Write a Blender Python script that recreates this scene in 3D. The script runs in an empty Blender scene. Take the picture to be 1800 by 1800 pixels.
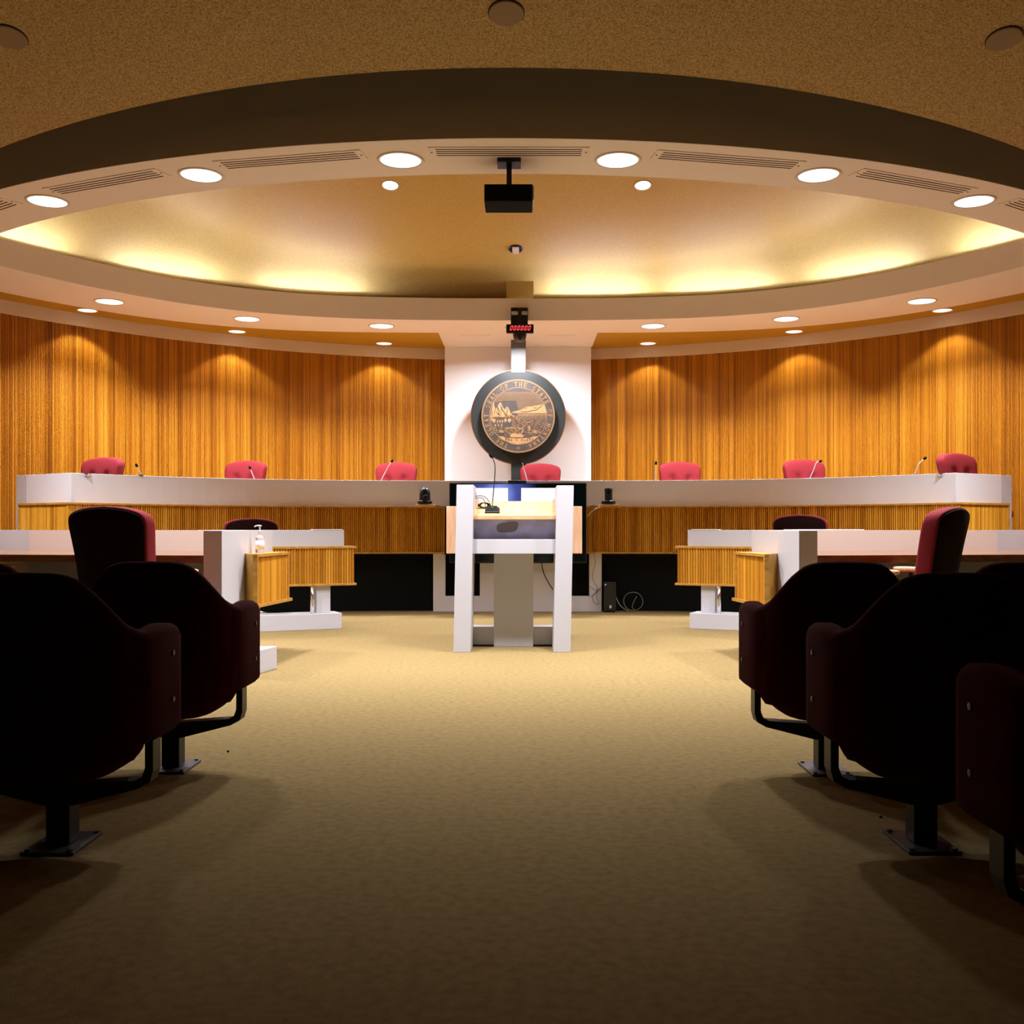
import bpy, bmesh, math, random
from mathutils import Vector, Matrix
random.seed(7)
PI = math.pi
sc = bpy.context.scene
COL = sc.collection
# ------------------------------------------------------------------ camera
cam_d = bpy.data.cameras.new('camera'); cam = bpy.data.objects.new('camera', cam_d); COL.objects.link(cam)
F = 1750.0; VX = 918.8; VY = 929.0; CX = 0.095; EYE = 1.0
cam_d.sensor_width = 36; cam_d.lens = 36 * F / 1800
cam_d.shift_x = -(VX - 900) / 1800; cam_d.shift_y = (VY - 900) / 1800
cam_d.clip_start = 0.05
cam.location = (CX, 0, EYE); cam.rotation_euler = (PI / 2, 0, 0)
sc.camera = cam
# ------------------------------------------------------------------ world, exposure
w = bpy.data.worlds.new('world'); sc.world = w; w.use_nodes = True
w.node_tree.nodes['Background'].inputs[0].default_value = (0.02, 0.018, 0.012, 1)
w.node_tree.nodes['Background'].inputs[1].default_value = 0.0
sc.view_settings.view_transform = 'Standard'; sc.view_settings.look = 'None'
sc.view_settings.exposure = 0.0; sc.view_settings.gamma = 1.0; sc.view_settings.use_curve_mapping = False
sc.cycles.max_bounces = 8; sc.cycles.diffuse_bounces = 5; sc.cycles.glossy_bounces = 4
sc.cycles.use_denoising = True
sc.cycles.sample_clamp_indirect = 6
P_NEAR, P_FAR, P_WASH, P_DOME = 78, 90, 36, 12      # lamp powers
COVE_E = 58
LAMP_COL = (0.97, 0.97, 1.06)
WASH_COL = (1.0, 0.93, 0.82)

def at(px, py, Y):
    return Vector(((px - VX) / F * Y + CX, Y, EYE + (VY - py) / F * Y))

# ------------------------------------------------------------------ mesh builder
class MB:
    def __init__(s): s.v = []; s.f = []; s.uv = []
    def add(s, vs, fs, uvs=None):
        o = len(s.v); s.v += [tuple(v) for v in vs]; s.f += [tuple(i + o for i in f) for f in fs]
        s.uv += list(uvs) if uvs else [(0.5, 0.0)] * len(vs); return s
    def box(s, x0, x1, y0, y1, z0, z1):
        v = [(x, y, z) for z in (z0, z1) for y in (y0, y1) for x in (x0, x1)]
        return s.add(v, [(0, 2, 3, 1), (4, 5, 7, 6), (0, 1, 5, 4), (2, 6, 7, 3), (0, 4, 6, 2), (1, 3, 7, 5)])
    def prism(s, poly, z0, z1):          # plan polygon extruded in z
        a = sum(poly[i][0] * poly[(i + 1) % len(poly)][1] - poly[(i + 1) % len(poly)][0] * poly[i][1] for i in range(len(poly)))
        if a < 0: poly = poly[::-1]
        n = len(poly)
        return s.add([(x, y, z0) for x, y in poly] + [(x, y, z1) for x, y in poly],
                     [tuple(range(n - 1, -1, -1)), tuple(range(n, 2 * n))] + [(i, (i + 1) % n, n + (i + 1) % n, n + i) for i in range(n)])
    def xzprism(s, poly, y0, y1):        # front polygon extruded in y
        a = sum(poly[i][0] * poly[(i + 1) % len(poly)][1] - poly[(i + 1) % len(poly)][0] * poly[i][1] for i in range(len(poly)))
        if a < 0: poly = poly[::-1]
        n = len(poly)
        return s.add([(x, y0, z) for x, z in poly] + [(x, y1, z) for x, z in poly],
                     [tuple(range(n)), tuple(range(2 * n - 1, n - 1, -1))] + [(i, n + i, n + (i + 1) % n, (i + 1) % n) for i in range(n)])
    def wall(s, path, thick, z0, z1):    # ribbon along a plan path, thick to its left side
        q = offset(path, thick); n = len(path)
        vs = []
        for a, b in zip(path, q):
            za, zb = (z0(a), z1(a)) if callable(z0) else (z0, z1)
            vs += [(a[0], a[1], za), (a[0], a[1], zb), (b[0], b[1], za), (b[0], b[1], zb)]
        fs = []
        for i in range(n - 1):
            o = 4 * i; p = o + 4
            fs += [(o, p, p + 1, o + 1), (o + 2, o + 3, p + 3, p + 2), (o + 1, p + 1, p + 3, o + 3), (o, o + 2, p + 2, p)]
        fs += [(0, 1, 3, 2), (4 * n - 4, 4 * n - 2, 4 * n - 1, 4 * n - 3)]
        return s.add(vs, fs)
    def tube(s, path, r, n=8, caps=True):
        path = [Vector(p) for p in path]; m = len(path); vs = []
        rr = r if isinstance(r, (list, tuple)) else [r] * m
        up = Vector((0, 0, 1)); prev = None
        for i, p in enumerate(path):
            t = (path[min(i + 1, m - 1)] - path[max(i - 1, 0)]).normalized()
            if prev is None:
                a = up if abs(t.z) < 0.95 else Vector((1, 0, 0)); x = t.cross(a).normalized()
            else:
                x = (prev - t * prev.dot(t)).normalized()
            prev = x; y = t.cross(x)
            vs += [p + (x * math.cos(2 * PI * k / n) + y * math.sin(2 * PI * k / n)) * rr[i] for k in range(n)]
        fs = [(i * n + k, i * n + (k + 1) % n, (i + 1) * n + (k + 1) % n, (i + 1) * n + k) for i in range(m - 1) for k in range(n)]
        if caps: fs += [tuple(range(n - 1, -1, -1)), tuple(range((m - 1) * n, m * n))]
        return s.add(vs, fs)
    def lathe(s, prof, c=(0, 0, 0), n=32, axis='z'):
        vs = []
        for r, z in prof:
            for k in range(n):
                a = 2 * PI * k / n; x, y = r * math.cos(a), r * math.sin(a)
                p = (x, y, z) if axis == 'z' else (x, -z, y)
                vs.append((p[0] + c[0], p[1] + c[1], p[2] + c[2]))
        m = len(prof)
        fs = [(i * n + k, i * n + (k + 1) % n, (i + 1) * n + (k + 1) % n, (i + 1) * n + k) for i in range(m - 1) for k in range(n)]
        if prof[0][0] > 1e-6: fs.append(tuple(range(n - 1, -1, -1)))
        if prof[-1][0] > 1e-6: fs.append(tuple(range((m - 1) * n, m * n)))
        return s.add(vs, fs)
    def sell(s, c, d, e=0.5, n=28, m=16):   # superellipsoid cushion
        def pw(v): return math.copysign(abs(v) ** e, v)
        vs = []
        for i in range(m + 1):
            ph = -PI / 2 + PI * i / m
            for k in range(n):
                th = 2 * PI * k / n
                vs.append((c[0] + d[0] * pw(math.cos(ph)) * pw(math.cos(th)), c[1] + d[1] * pw(math.cos(ph)) * pw(math.sin(th)), c[2] + d[2] * pw(math.sin(ph))))
        return s.add(vs, [(i * n + k, i * n + (k + 1) % n, (i + 1) * n + (k + 1) % n, (i + 1) * n + k) for i in range(m) for k in range(n)])
    def loft(s, rings, closed=True, caps=True):
        n = len(rings[0]); vs = [p for r in rings for p in r]; m = len(rings)
        fs = [(i * n + k, i * n + (k + 1) % n, (i + 1) * n + (k + 1) % n, (i + 1) * n + k) for i in range(m - 1) for k in range(n if closed else n - 1)]
        if caps: fs += [tuple(range(n - 1, -1, -1)), tuple(range((m - 1) * n, m * n))]
        return s.add(vs, fs)
    def xform(s, M):
        s.v = [tuple(M @ Vector(v)) for v in s.v]; return s
    def shear_x(s, k): s.v = [(x + k * z, y, z) for x, y, z in s.v]; return s
    def mirror(s):
        s.v = [(-x, y, z) for x, y, z in s.v]; s.f = [f[::-1] for f in s.f]; return s
    def build(s, name, mat, parent=None, smooth=False, bevel=0, sub=0):
        me = bpy.data.meshes.new(name); me.from_pydata(s.v, [], s.f)
        bm = bmesh.new(); bm.from_mesh(me); bmesh.ops.remove_doubles(bm, verts=bm.verts, dist=1e-6) if smooth else None
        bmesh.ops.recalc_face_normals(bm, faces=bm.faces); bm.to_mesh(me); bm.free()
        if any(u != (0.5, 0.0) for u in s.uv) and not smooth:
            ul = me.uv_layers.new(name='UVMap')
            for l in me.loops: ul.data[l.index].uv = s.uv[l.vertex_index]
        if smooth:
            for p in me.polygons: p.use_smooth = True
        me.materials.append(mat)
        o = bpy.data.objects.new(name, me); COL.objects.link(o)
        if parent: o.parent = parent
        if bevel:
            b = o.modifiers.new('bevel', 'BEVEL'); b.width = bevel; b.segments = 2; b.limit_method = 'ANGLE'; b.angle_limit = math.radians(40)
        if sub:
            b = o.modifiers.new('sub', 'SUBSURF'); b.levels = sub; b.render_levels = sub
        return o

def offset(path, d):
    out = []; n = len(path)
    for i, p in enumerate(path):
        def nrm(a, b):
            dx, dy = b[0] - a[0], b[1] - a[1]; l = math.hypot(dx, dy); return (-dy / l, dx / l)
        n1 = nrm(path[i - 1], p) if i > 0 else None
        n2 = nrm(p, path[i + 1]) if i < n - 1 else None
        if n1 is None: n1 = n2
        if n2 is None: n2 = n1
        mx, my = n1[0] + n2[0], n1[1] + n2[1]; l = math.hypot(mx, my); mx /= l; my /= l
        k = max(0.35, mx * n1[0] + my * n1[1])
        out.append((p[0] + mx * d / k, p[1] + my * d / k))
    return out
def resample(path, step):
    out = [path[0]]; acc = 0
    L = [0]
    for a, b in zip(path, path[1:]): L.append(L[-1] + math.hypot(b[0] - a[0], b[1] - a[1]))
    n = max(1, round(L[-1] / step)); pts = []; j = 0
    for i in range(n + 1):
        t = L[-1] * i / n
        while j < len(L) - 2 and L[j + 1] < t: j += 1
        k = (t - L[j]) / max(1e-9, L[j + 1] - L[j]); a, b = path[j], path[j + 1]
        pts.append((a[0] + (b[0] - a[0]) * k, a[1] + (b[1] - a[1]) * k))
    return pts
def slats(mb, path, z0, z1, pitch, depth, u0=0):
    """half round tambour ribs; they stand out to the right of the path"""
    pts = resample(path, pitch); prof = [(0.0, -1.1), (0.10, -1.1), (0.14, .2), (0.30, .85), (0.5, 1.0), (0.70, .85), (0.86, .2), (0.90, -1.1), (1.0, -1.1)]
    for i, (a, b) in enumerate(zip(pts, pts[1:])):
        dx, dy = b[0] - a[0], b[1] - a[1]; l = math.hypot(dx, dy); nx, ny = dy / l, -dx / l
        vs = []; uv = []
        for t, h in prof:
            x, y = a[0] + dx * t + nx * depth * h, a[1] + dy * t + ny * depth * h
            vs += [(x, y, z0), (x, y, z1)]; uv += [(u0 + i + 0.5, z0), (u0 + i + 0.5, z1)]
        mb.add(vs, [(2 * k, 2 * k + 2, 2 * k + 3, 2 * k + 1) for k in range(len(prof) - 1)], uv)
    return mb
def chaikin(p, n=2, closed=True):
    for _ in range(n):
        q = []
        m = len(p)
        for i in range(m if closed else m - 1):
            a, b = p[i], p[(i + 1) % m]
            q += [tuple(a[k] * .75 + b[k] * .25 for k in range(len(a))), tuple(a[k] * .25 + b[k] * .75 for k in range(len(a)))]
        if not closed: q = [p[0]] + q + [p[-1]]
        p = q
    return p

# ------------------------------------------------------------------ tagging
def tag(o, label=None, cat=None, group=None, kind=None):
    if label: o['label'] = label
    if cat: o['category'] = cat
    if group: o['group'] = group
    if kind: o['kind'] = kind
    return o
def thing(name, label, cat, loc=(0, 0, 0), rotz=0, group=None):
    o = bpy.data.objects.new(name, None); COL.objects.link(o); o.empty_display_size = 0.1
    o.location = loc; o.rotation_euler = (0, 0, rotz); return tag(o, label, cat, group)
def struct(o): o['kind'] = 'structure'; return o
def kids(o): return [c for c in bpy.data.objects if c.parent == o]
def copy_tree(o, parent=None):
    c = o.copy(); COL.objects.link(c); c.parent = parent
    for ch in kids_cache.get(o.name) or kids(o): copy_tree(ch, c)
    return c
kids_cache = {}

# ------------------------------------------------------------------ materials
def mat(name, col, rough=0.6, spec=0.3, metal=0.0, noise=None, bump=None, emit=None):
    """noise = (scale, detail, dark colour, lo, hi); bump = (scale, strength)"""
    m = bpy.data.materials.new(name); m.use_nodes = True; nt = m.node_tree; b = nt.nodes['Principled BSDF']
    b.inputs['Base Color'].default_value = (*col, 1); b.inputs['Roughness'].default_value = rough
    b.inputs['Specular IOR Level'].default_value = spec; b.inputs['Metallic'].default_value = metal
    tc = nt.nodes.new('ShaderNodeTexCoord')
    if noise:
        n = nt.nodes.new('ShaderNodeTexNoise'); n.inputs['Scale'].default_value = noise[0]; n.inputs['Detail'].default_value = noise[1]
        nt.links.new(tc.outputs['Object'], n.inputs['Vector'])
        r = nt.nodes.new('ShaderNodeValToRGB'); r.color_ramp.elements[0].position = noise[3]; r.color_ramp.elements[1].position = noise[4]
        r.color_ramp.elements[0].color = (*noise[2], 1); r.color_ramp.elements[1].color = (*col, 1)
        nt.links.new(n.outputs['Fac'], r.inputs['Fac']); nt.links.new(r.outputs['Color'], b.inputs['Base Color'])
    if bump:
        n = nt.nodes.new('ShaderNodeTexNoise'); n.inputs['Scale'].default_value = bump[0]; n.inputs['Detail'].default_value = 3
        nt.links.new(tc.outputs['Object'], n.inputs['Vector'])
        bp = nt.nodes.new('ShaderNodeBump'); bp.inputs['Strength'].default_value = bump[1]; bp.inputs['Distance'].default_value = 0.01
        nt.links.new(n.outputs['Fac'], bp.inputs['Height']); nt.links.new(bp.outputs['Normal'], b.inputs['Normal'])
    if emit:
        b.inputs['Emission Color'].default_value = (*emit[0], 1); b.inputs['Emission Strength'].default_value = emit[1]
    return m
def slat_mat(name, dark, mid, light, rough=0.45):
    m = bpy.data.materials.new(name); m.use_nodes = True; nt = m.node_tree; N = nt.nodes.new; L = nt.links.new
    b = nt.nodes['Principled BSDF']; b.inputs['Roughness'].default_value = rough; b.inputs['Specular IOR Level'].default_value = 0.25
    uv = N('ShaderNodeUVMap'); uv.uv_map = 'UVMap'; sp = N('ShaderNodeSeparateXYZ'); L(uv.outputs[0], sp.inputs[0])
    wn = N('ShaderNodeTexWhiteNoise'); wn.noise_dimensions = '1D'; L(sp.outputs['X'], wn.inputs['W'])
    low = N('ShaderNodeTexNoise'); low.noise_dimensions = '1D'; low.inputs['Scale'].default_value = 0.13; low.inputs['Detail'].default_value = 2; L(sp.outputs['X'], low.inputs['W'])
    cb = N('ShaderNodeCombineXYZ'); mu = N('ShaderNodeMath'); mu.operation = 'MULTIPLY'; mu.inputs[1].default_value = 7.31; L(sp.outputs['X'], mu.inputs[0])
    mz = N('ShaderNodeMath'); mz.operation = 'MULTIPLY'; mz.inputs[1].default_value = 1.3; L(sp.outputs['Y'], mz.inputs[0])
    L(mu.outputs[0], cb.inputs['X']); L(mz.outputs[0], cb.inputs['Y'])
    gr = N('ShaderNodeTexNoise'); gr.inputs['Scale'].default_value = 1.0; gr.inputs['Detail'].default_value = 5; L(cb.outputs[0], gr.inputs['Vector'])
    a1 = N('ShaderNodeMath'); a1.operation = 'MULTIPLY_ADD'; a1.inputs[1].default_value = 0.42; L(wn.outputs['Value'], a1.inputs[0])
    a2 = N('ShaderNodeMath'); a2.operation = 'MULTIPLY_ADD'; a2.inputs[1].default_value = 0.55; a2.inputs[2].default_value = -0.1; L(low.outputs['Fac'], a2.inputs[0]); L(a2.outputs[0], a1.inputs[2])
    a3 = N('ShaderNodeMath'); a3.operation = 'MULTIPLY_ADD'; a3.inputs[1].default_value = 0.35; L(gr.outputs['Fac'], a3.inputs[0]); L(a1.outputs[0], a3.inputs[2])
    r = N('ShaderNodeValToRGB'); e = r.color_ramp.elements; e[0].position = 0.22; e[0].color = (*dark, 1); e[1].position = 0.85; e[1].color = (*light, 1)
    k = e.new(0.52); k.color = (*mid, 1); L(a3.outputs[0], r.inputs['Fac']); L(r.outputs['Color'], b.inputs['Base Color'])
    return m
def grain_mat(name, a, bcol, scale=(2, 14, 14), rough=0.4, dist=2.0):
    m = bpy.data.materials.new(name); m.use_nodes = True; nt = m.node_tree; N = nt.nodes.new; L = nt.links.new
    b = nt.nodes['Principled BSDF']; b.inputs['Roughness'].default_value = rough; b.inputs['Specular IOR Level'].default_value = 0.35
    tc = N('ShaderNodeTexCoord'); mp = N('ShaderNodeMapping'); mp.inputs['Scale'].default_value = scale; L(tc.outputs['Object'], mp.inputs[0])
    n = N('ShaderNodeTexNoise'); n.inputs['Scale'].default_value = 1.5; n.inputs['Detail'].default_value = 6; n.inputs['Distortion'].default_value = dist; L(mp.outputs[0], n.inputs['Vector'])
    r = N('ShaderNodeValToRGB'); e = r.color_ramp.elements; e[0].position = 0.35; e[0].color = (*a, 1); e[1].position = 0.65; e[1].color = (*bcol, 1)
    L(n.outputs['Fac'], r.inputs['Fac']); L(r.outputs['Color'], b.inputs['Base Color']); return m

M = {}
M['white'] = mat('white_laminate', (0.575, 0.565, 0.585), 0.42, 0.35)
M['band'] = mat('satin_white_band', (0.78, 0.76, 0.77), 0.42, 0.35)
M['ring'] = mat('ceiling_ring_paint', (0.84, 0.76, 0.70), 0.85, 0.1, bump=(90, 0.05))
M['fascia'] = mat('taupe_fascia_paint', (0.58, 0.52, 0.46), 0.9, 0.1)
M['seal_wall'] = mat('seal_wall_paint', (0.90, 0.885, 0.90), 0.8, 0.1)
M['trim'] = mat('tan_trim_paint', (0.66, 0.53, 0.38), 0.8, 0.1)
M['gold'] = mat('gold_plaster', (0.54, 0.36, 0.09), 0.6, 0.3, noise=(60, 4, (0.46, 0.30, 0.07), 0.35, 0.6), bump=(110, 0.12))
M['cove'] = mat('cream_cove_plaster', (0.60, 0.51, 0.29), 0.8, 0.1)
M['ochre'] = mat('ochre_paint', (0.45, 0.24, 0.02), 0.8, 0.15)
M['stipple'] = mat('stippled_ceiling', (0.56, 0.40, 0.19), 0.9, 0.05, noise=(85, 5, (0.30, 0.19, 0.07), 0.36, 0.60), bump=(80, 0.5))
M['carpet'] = mat('olive_carpet', (0.272, 0.193, 0.08), 0.95, 0.03, noise=(30, 12, (0.215, 0.150, 0.058), 0.30, 0.62), bump=(260, 0.45))
M['black'] = mat('black_panel', (0.006, 0.007, 0.006), 0.8, 0.1)
M['blackplastic'] = mat('black_plastic', (0.010, 0.011, 0.010), 0.3, 0.45)
M['blackmetal'] = mat('black_metal', (0.012, 0.012, 0.012), 0.4, 0.4)
M['steel'] = mat('floor_plate_steel', (0.10, 0.10, 0.11), 0.35, 0.5, 0.6)
M['chrome'] = mat('chrome', (0.75, 0.75, 0.78), 0.18, 0.5, 1.0)
M['silver'] = mat('silver_stem', (0.65, 0.65, 0.70), 0.3, 0.5, 0.3)
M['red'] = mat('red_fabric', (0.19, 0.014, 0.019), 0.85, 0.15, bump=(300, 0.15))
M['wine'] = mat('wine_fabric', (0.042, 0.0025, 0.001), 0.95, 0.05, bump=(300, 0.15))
M['backpanel'] = mat('dark_back_fabric', (0.009, 0.0015, 0.001), 0.9, 0.1)
M['wallslat'] = slat_mat('wall_tambour', (0.19, 0.053, 0.002), (0.42, 0.152, 0.006), (0.64, 0.29, 0.025))
M['deskslat'] = slat_mat('bench_tambour', (0.30, 0.095, 0.003), (0.58, 0.24, 0.012), (0.80, 0.42, 0.045))
M['oak'] = grain_mat('golden_oak', (0.42, 0.20, 0.025), (0.60, 0.31, 0.055), (3, 10, 10))
M['oakside'] = grain_mat('golden_oak_side', (0.30, 0.14, 0.018), (0.50, 0.25, 0.035), (12, 12, 3))
M['paleoak'] = grain_mat('pale_oak', (0.66, 0.37, 0.15), (0.78, 0.49, 0.24), (2, 9, 9), 0.6)
M['paleoakv'] = grain_mat('pale_oak_upright', (0.66, 0.38, 0.20), (0.78, 0.50, 0.30), (9, 9, 1.6), 0.35)
M['walnut'] = grain_mat('brown_oak_top', (0.13, 0.055, 0.018), (0.19, 0.09, 0.035), (2, 10, 10), 0.14)
M['grey'] = mat('grey_blue_panel', (0.50, 0.53, 0.78), 0.75, 0.2, noise=(9, 6, (0.40, 0.41, 0.58), 0.35, 0.6))
M['bounce_tint'] = mat('bounce_tinted_laminate', (0.60, 0.46, 0.38), 0.4, 0.35)  # pinkish bounce from the desktop is put into this screen colour
M['smudge'] = mat('rubbed_patch', (0.20, 0.18, 0.19), 0.9, 0.1)
M['discblack'] = mat('black_plaque', (0.018, 0.021, 0.020), 0.38, 0.5)
M['seal'] = mat('bronze_seal_ground', (0.055, 0.043, 0.037), 0.45, 0.35, noise=(6, 4, (0.04, 0.032, 0.030), 0.4, 0.6))
M['goldline'] = mat('gold_relief', (0.29, 0.165, 0.068), 0.5, 0.25)
M['copper'] = mat('copper_edge', (0.50, 0.24, 0.10), 0.4, 0.5, 0.3)
M['lens'] = mat('lamp_lens', (1, 1, 1), 0.5, emit=((1.0, 0.985, 1.0), 2.6))
M['lens_s'] = mat('small_lamp_lens', (1, 1, 1), 0.5, emit=((0.96, 0.97, 1.0), 1.5))
M['tube'] = mat('fluorescent_tube', (1, 1, 1), 0.5, emit=((0.78, 0.92, 1.45), COVE_E))
M['rim'] = mat('lamp_rim', (0.74, 0.66, 0.60), 0.5, 0.3)
M['ventdark'] = mat('vent_slot', (0.045, 0.028, 0.010), 0.9, 0.05)
M['speaker'] = mat('speaker_cover', (0.30, 0.21, 0.12), 0.7, 0.2)
M['led'] = mat('red_led', (0.1, 0, 0), 0.4, emit=((1.0, 0.07, 0.08), 1.7))
M['blueled'] = mat('blue_led', (0, 0, 0.1), 0.4, emit=((0.2, 0.4, 1.0), 2.0))
M['greenled'] = mat('green_led', (0, 0.1, 0), 0.4, emit=((0.05, 0.6, 0.1), 1.0))
M['sensorblue'] = mat('sensor_blue', (0.012, 0.022, 0.07), 0.3, 0.5)
M['cable'] = mat('black_cable', (0.02, 0.018, 0.014), 0.6, 0.2)
M['greycable'] = mat('grey_cable', (0.25, 0.23, 0.16), 0.6, 0.2)
M['paper'] = mat('white_paper', (0.85, 0.85, 0.87), 0.8, 0.1)
M['webcam'] = mat('dark_blue_plastic', (0.008, 0.028, 0.06), 0.35, 0.5)
M['dark'] = mat('rear_wall_paint', (0.10, 0.07, 0.035), 0.9, 0.05)
# tv screen: dark glass with a blue emissive gradient, strongest at upper left
def screen_mat():
    m = bpy.data.materials.new('tv_screen'); m.use_nodes = True; nt = m.node_tree; N = nt.nodes.new; L = nt.links.new
    b = nt.nodes['Principled BSDF']; b.inputs['Base Color'].default_value = (0.004, 0.006, 0.008, 1); b.inputs['Roughness'].default_value = 0.12
    uv = N('ShaderNodeUVMap'); uv.uv_map = 'UVMap'; mp = N('ShaderNodeMapping'); mp.inputs['Location'].default_value = (-0.36, -0.86, 0); mp.vector_type = 'POINT'
    L(uv.outputs[0], mp.inputs[0]); vm = N('ShaderNodeVectorMath'); vm.operation = 'MULTIPLY'; vm.inputs[1].default_value = (3.3, 1.9, 0); L(mp.outputs[0], vm.inputs[0])
    ln = N('ShaderNodeVectorMath'); ln.operation = 'LENGTH'; L(vm.outputs[0], ln.inputs[0])
    r = N('ShaderNodeValToRGB'); e = r.color_ramp.elements; e[0].position = 0.0; e[0].color = (0.24, 0.33, 0.75, 1); e[1].position = 0.95; e[1].color = (0.0, 0.001, 0.001, 1)
    k = e.new(0.42); k.color = (0.045, 0.06, 0.25, 1); L(ln.outputs['Value'], r.inputs['Fac'])
    L(r.outputs['Color'], b.inputs['Emission Color']); b.inputs['Emission Strength'].default_value = 1.5; return m
M['screen'] = screen_mat()
def clear_mat():
    m = bpy.data.materials.new('clear_plastic'); m.use_nodes = True; b = m.node_tree.nodes['Principled BSDF']
    b.inputs['Base Color'].default_value = (0.9, 0.9, 0.92, 1); b.inputs['Roughness'].default_value = 0.08; b.inputs['Transmission Weight'].default_value = 0.85; b.inputs['IOR'].default_value = 1.25
    return m
M['clear'] = clear_mat()

# ------------------------------------------------------------------ plan curves of the room
def lip(x): return 12.398 - 0.01704 * x * x - 0.003275 * x ** 4
WC, WR = 7.66, 6.99                                     # curved timber wall: centre (0, WC)
def wally(x): return WC + math.sqrt(max(0.0, WR * WR - x * x))
def sofout(x): return min(13.1735 + 0.000776 * x * x - 0.002308 * x ** 4, wally(x) - 0.01)
NC = 14.74
def nearout(x): return NC - math.sqrt(8.13 ** 2 - x * x)
def nearin(x): return 14.9 - math.sqrt(7.63 ** 2 - x * x)
def ceiledge(x): return 14.81 - math.sqrt(8.50 ** 2 - x * x)
ZS = 3.59                                               # soffit underside
def zc(y): return 1 + 2.926 - 0.236 * (y - 6.29)       # sloped front ceiling
def zd(y): return 4.218 + 0.27 * (12.54 - y)             # sloped gold ceiling
def strip(mb, xs, f1, f2, zb, zt):
    vs = []
    for x in xs:
        for y in (f1(x), f2(x)):
            a = zb(y) if callable(zb) else zb; b = zt(y) if callable(zt) else zt
            vs += [(x, y, a), (x, y, b)]
    fs = []
    for i in range(len(xs) - 1):
        o = 4 * i; p = o + 4
        fs += [(o, o + 2, p + 2, p), (o + 1, p + 1, p + 3, o + 3), (o, p, p + 1, o + 1), (o + 2, o + 3, p + 3, p + 2)]
    fs += [(0, 1, 3, 2), (4 * len(xs) - 4, 4 * len(xs) - 2, 4 * len(xs) - 1, 4 * len(xs) - 3)]
    return mb.add(vs, fs)
def lin(a, b, n): return [a + (b - a) * i / n for i in range(n + 1)]

# floor
struct(MB().box(-7.3, 7.3, -4.2, 15.0, -0.2, 0).build('floor', M['carpet']))
# curved tambour wall
arc = [(WR * math.cos(a), WC + WR * math.sin(a)) for a in lin(math.radians(-2), math.radians(182), 160)]
wall_b = MB(); arcl = arc[::-1]                         # runs left to right seen from the room: ribs to the right (inwards)
slats(wall_b, arcl, 0, 3.47, 0.0185, 0.006)
wb = wall_b.build('wall_back', M['wallslat']); struct(wb)
back = MB(); back.wall([(p[0] * 1.006, WC + (p[1] - WC) * 1.006) for p in arcl], 0.15, 0, 4.6); struct(back.build('wall_back_core', M['dark']))
tr = MB(); tr.wall(offset(arcl, -0.05), 0.045, 3.47, 3.62); struct(tr.build('trim_1', M['trim']))
for sgn, nm in ((-1, 'left'), (1, 'right')):
    struct(MB().box(min(sgn * 7.0, sgn * 7.15), max(sgn * 7.0, sgn * 7.15), -4, 7.7, 0, 7.0).build('wall_' + nm, M['dark']))
struct(MB().box(-7.15, 7.15, -4.15, -4.0, 0, 7.0).build('wall_front', M['dark']))
# white wall bay behind the seal
struct(MB().box(-1.015, 1.07, 14.2, 14.62, 0, ZS).build('wall_seal', M['seal_wall']))
# front stippled ceiling
xs = lin(-7.1, 7.1, 90)
def ce(x): return min(ceiledge(x), 10.6)
struct(strip(MB(), xs, lambda x: -4.1, ce, zc, lambda y: zc(y) + 0.14).build('ceiling', M['stipple']))
# ring
Xc = 5.2
ring = MB()
strip(ring, lin(-Xc, Xc, 80), nearout, nearin, ZS, ZS + 0.06)
strip(ring, lin(-Xc, -1.02, 40), lip, sofout, ZS, ZS + 0.03)
strip(ring, lin(-1.02, 1.085, 12), lip, lambda x: 14.2, ZS, ZS + 0.03)
strip(ring, lin(1.085, Xc, 40), lip, sofout, ZS, ZS + 0.03)
for s in (-1, 1):
    strip(ring, sorted([s * v for v in lin(Xc, 6.75, 12)]), lambda x: min(nearout(x), wally(x) - .02), lambda x: max(sofout(x), min(nearout(x), wally(x) - .02)), ZS, ZS + 0.03)
struct(ring.build('ceiling_ring', M['ring']))
lp = [(x, lip(x) - .004) for x in lin(-5.25, 5.25, 90)]
lm = MB(); lm.wall(lp, 0.09, ZS + .001, ZS + 0.275); struct(lm.build('trim_2', M['ring']))
struct(MB().wall([(x, nearin(x) + .004) for x in lin(-5.25, 5.25, 80)], -0.09, ZS + .001, ZS + 0.275).build('trim_3', M['ring']))
struct(MB().wall([(x, nearout(x) - .004) for x in lin(-6.3, 6.3, 90)], 0.1, ZS + .001, 5.6).build('trim_4', M['fascia']))
# ochre recess next to the tambour wall
och = MB()
strip(och, lin(-6.8, -1.02, 60), lambda x: sofout(x) - 0.04, lambda x: wally(x) - 0.005, 3.62, 3.66)
strip(och, lin(1.085, 6.8, 60), lambda x: sofout(x) - 0.04, lambda x: wally(x) - 0.005, 3.62, 3.66)
struct(och.build('ceiling_recess', M['ochre']))
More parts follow.
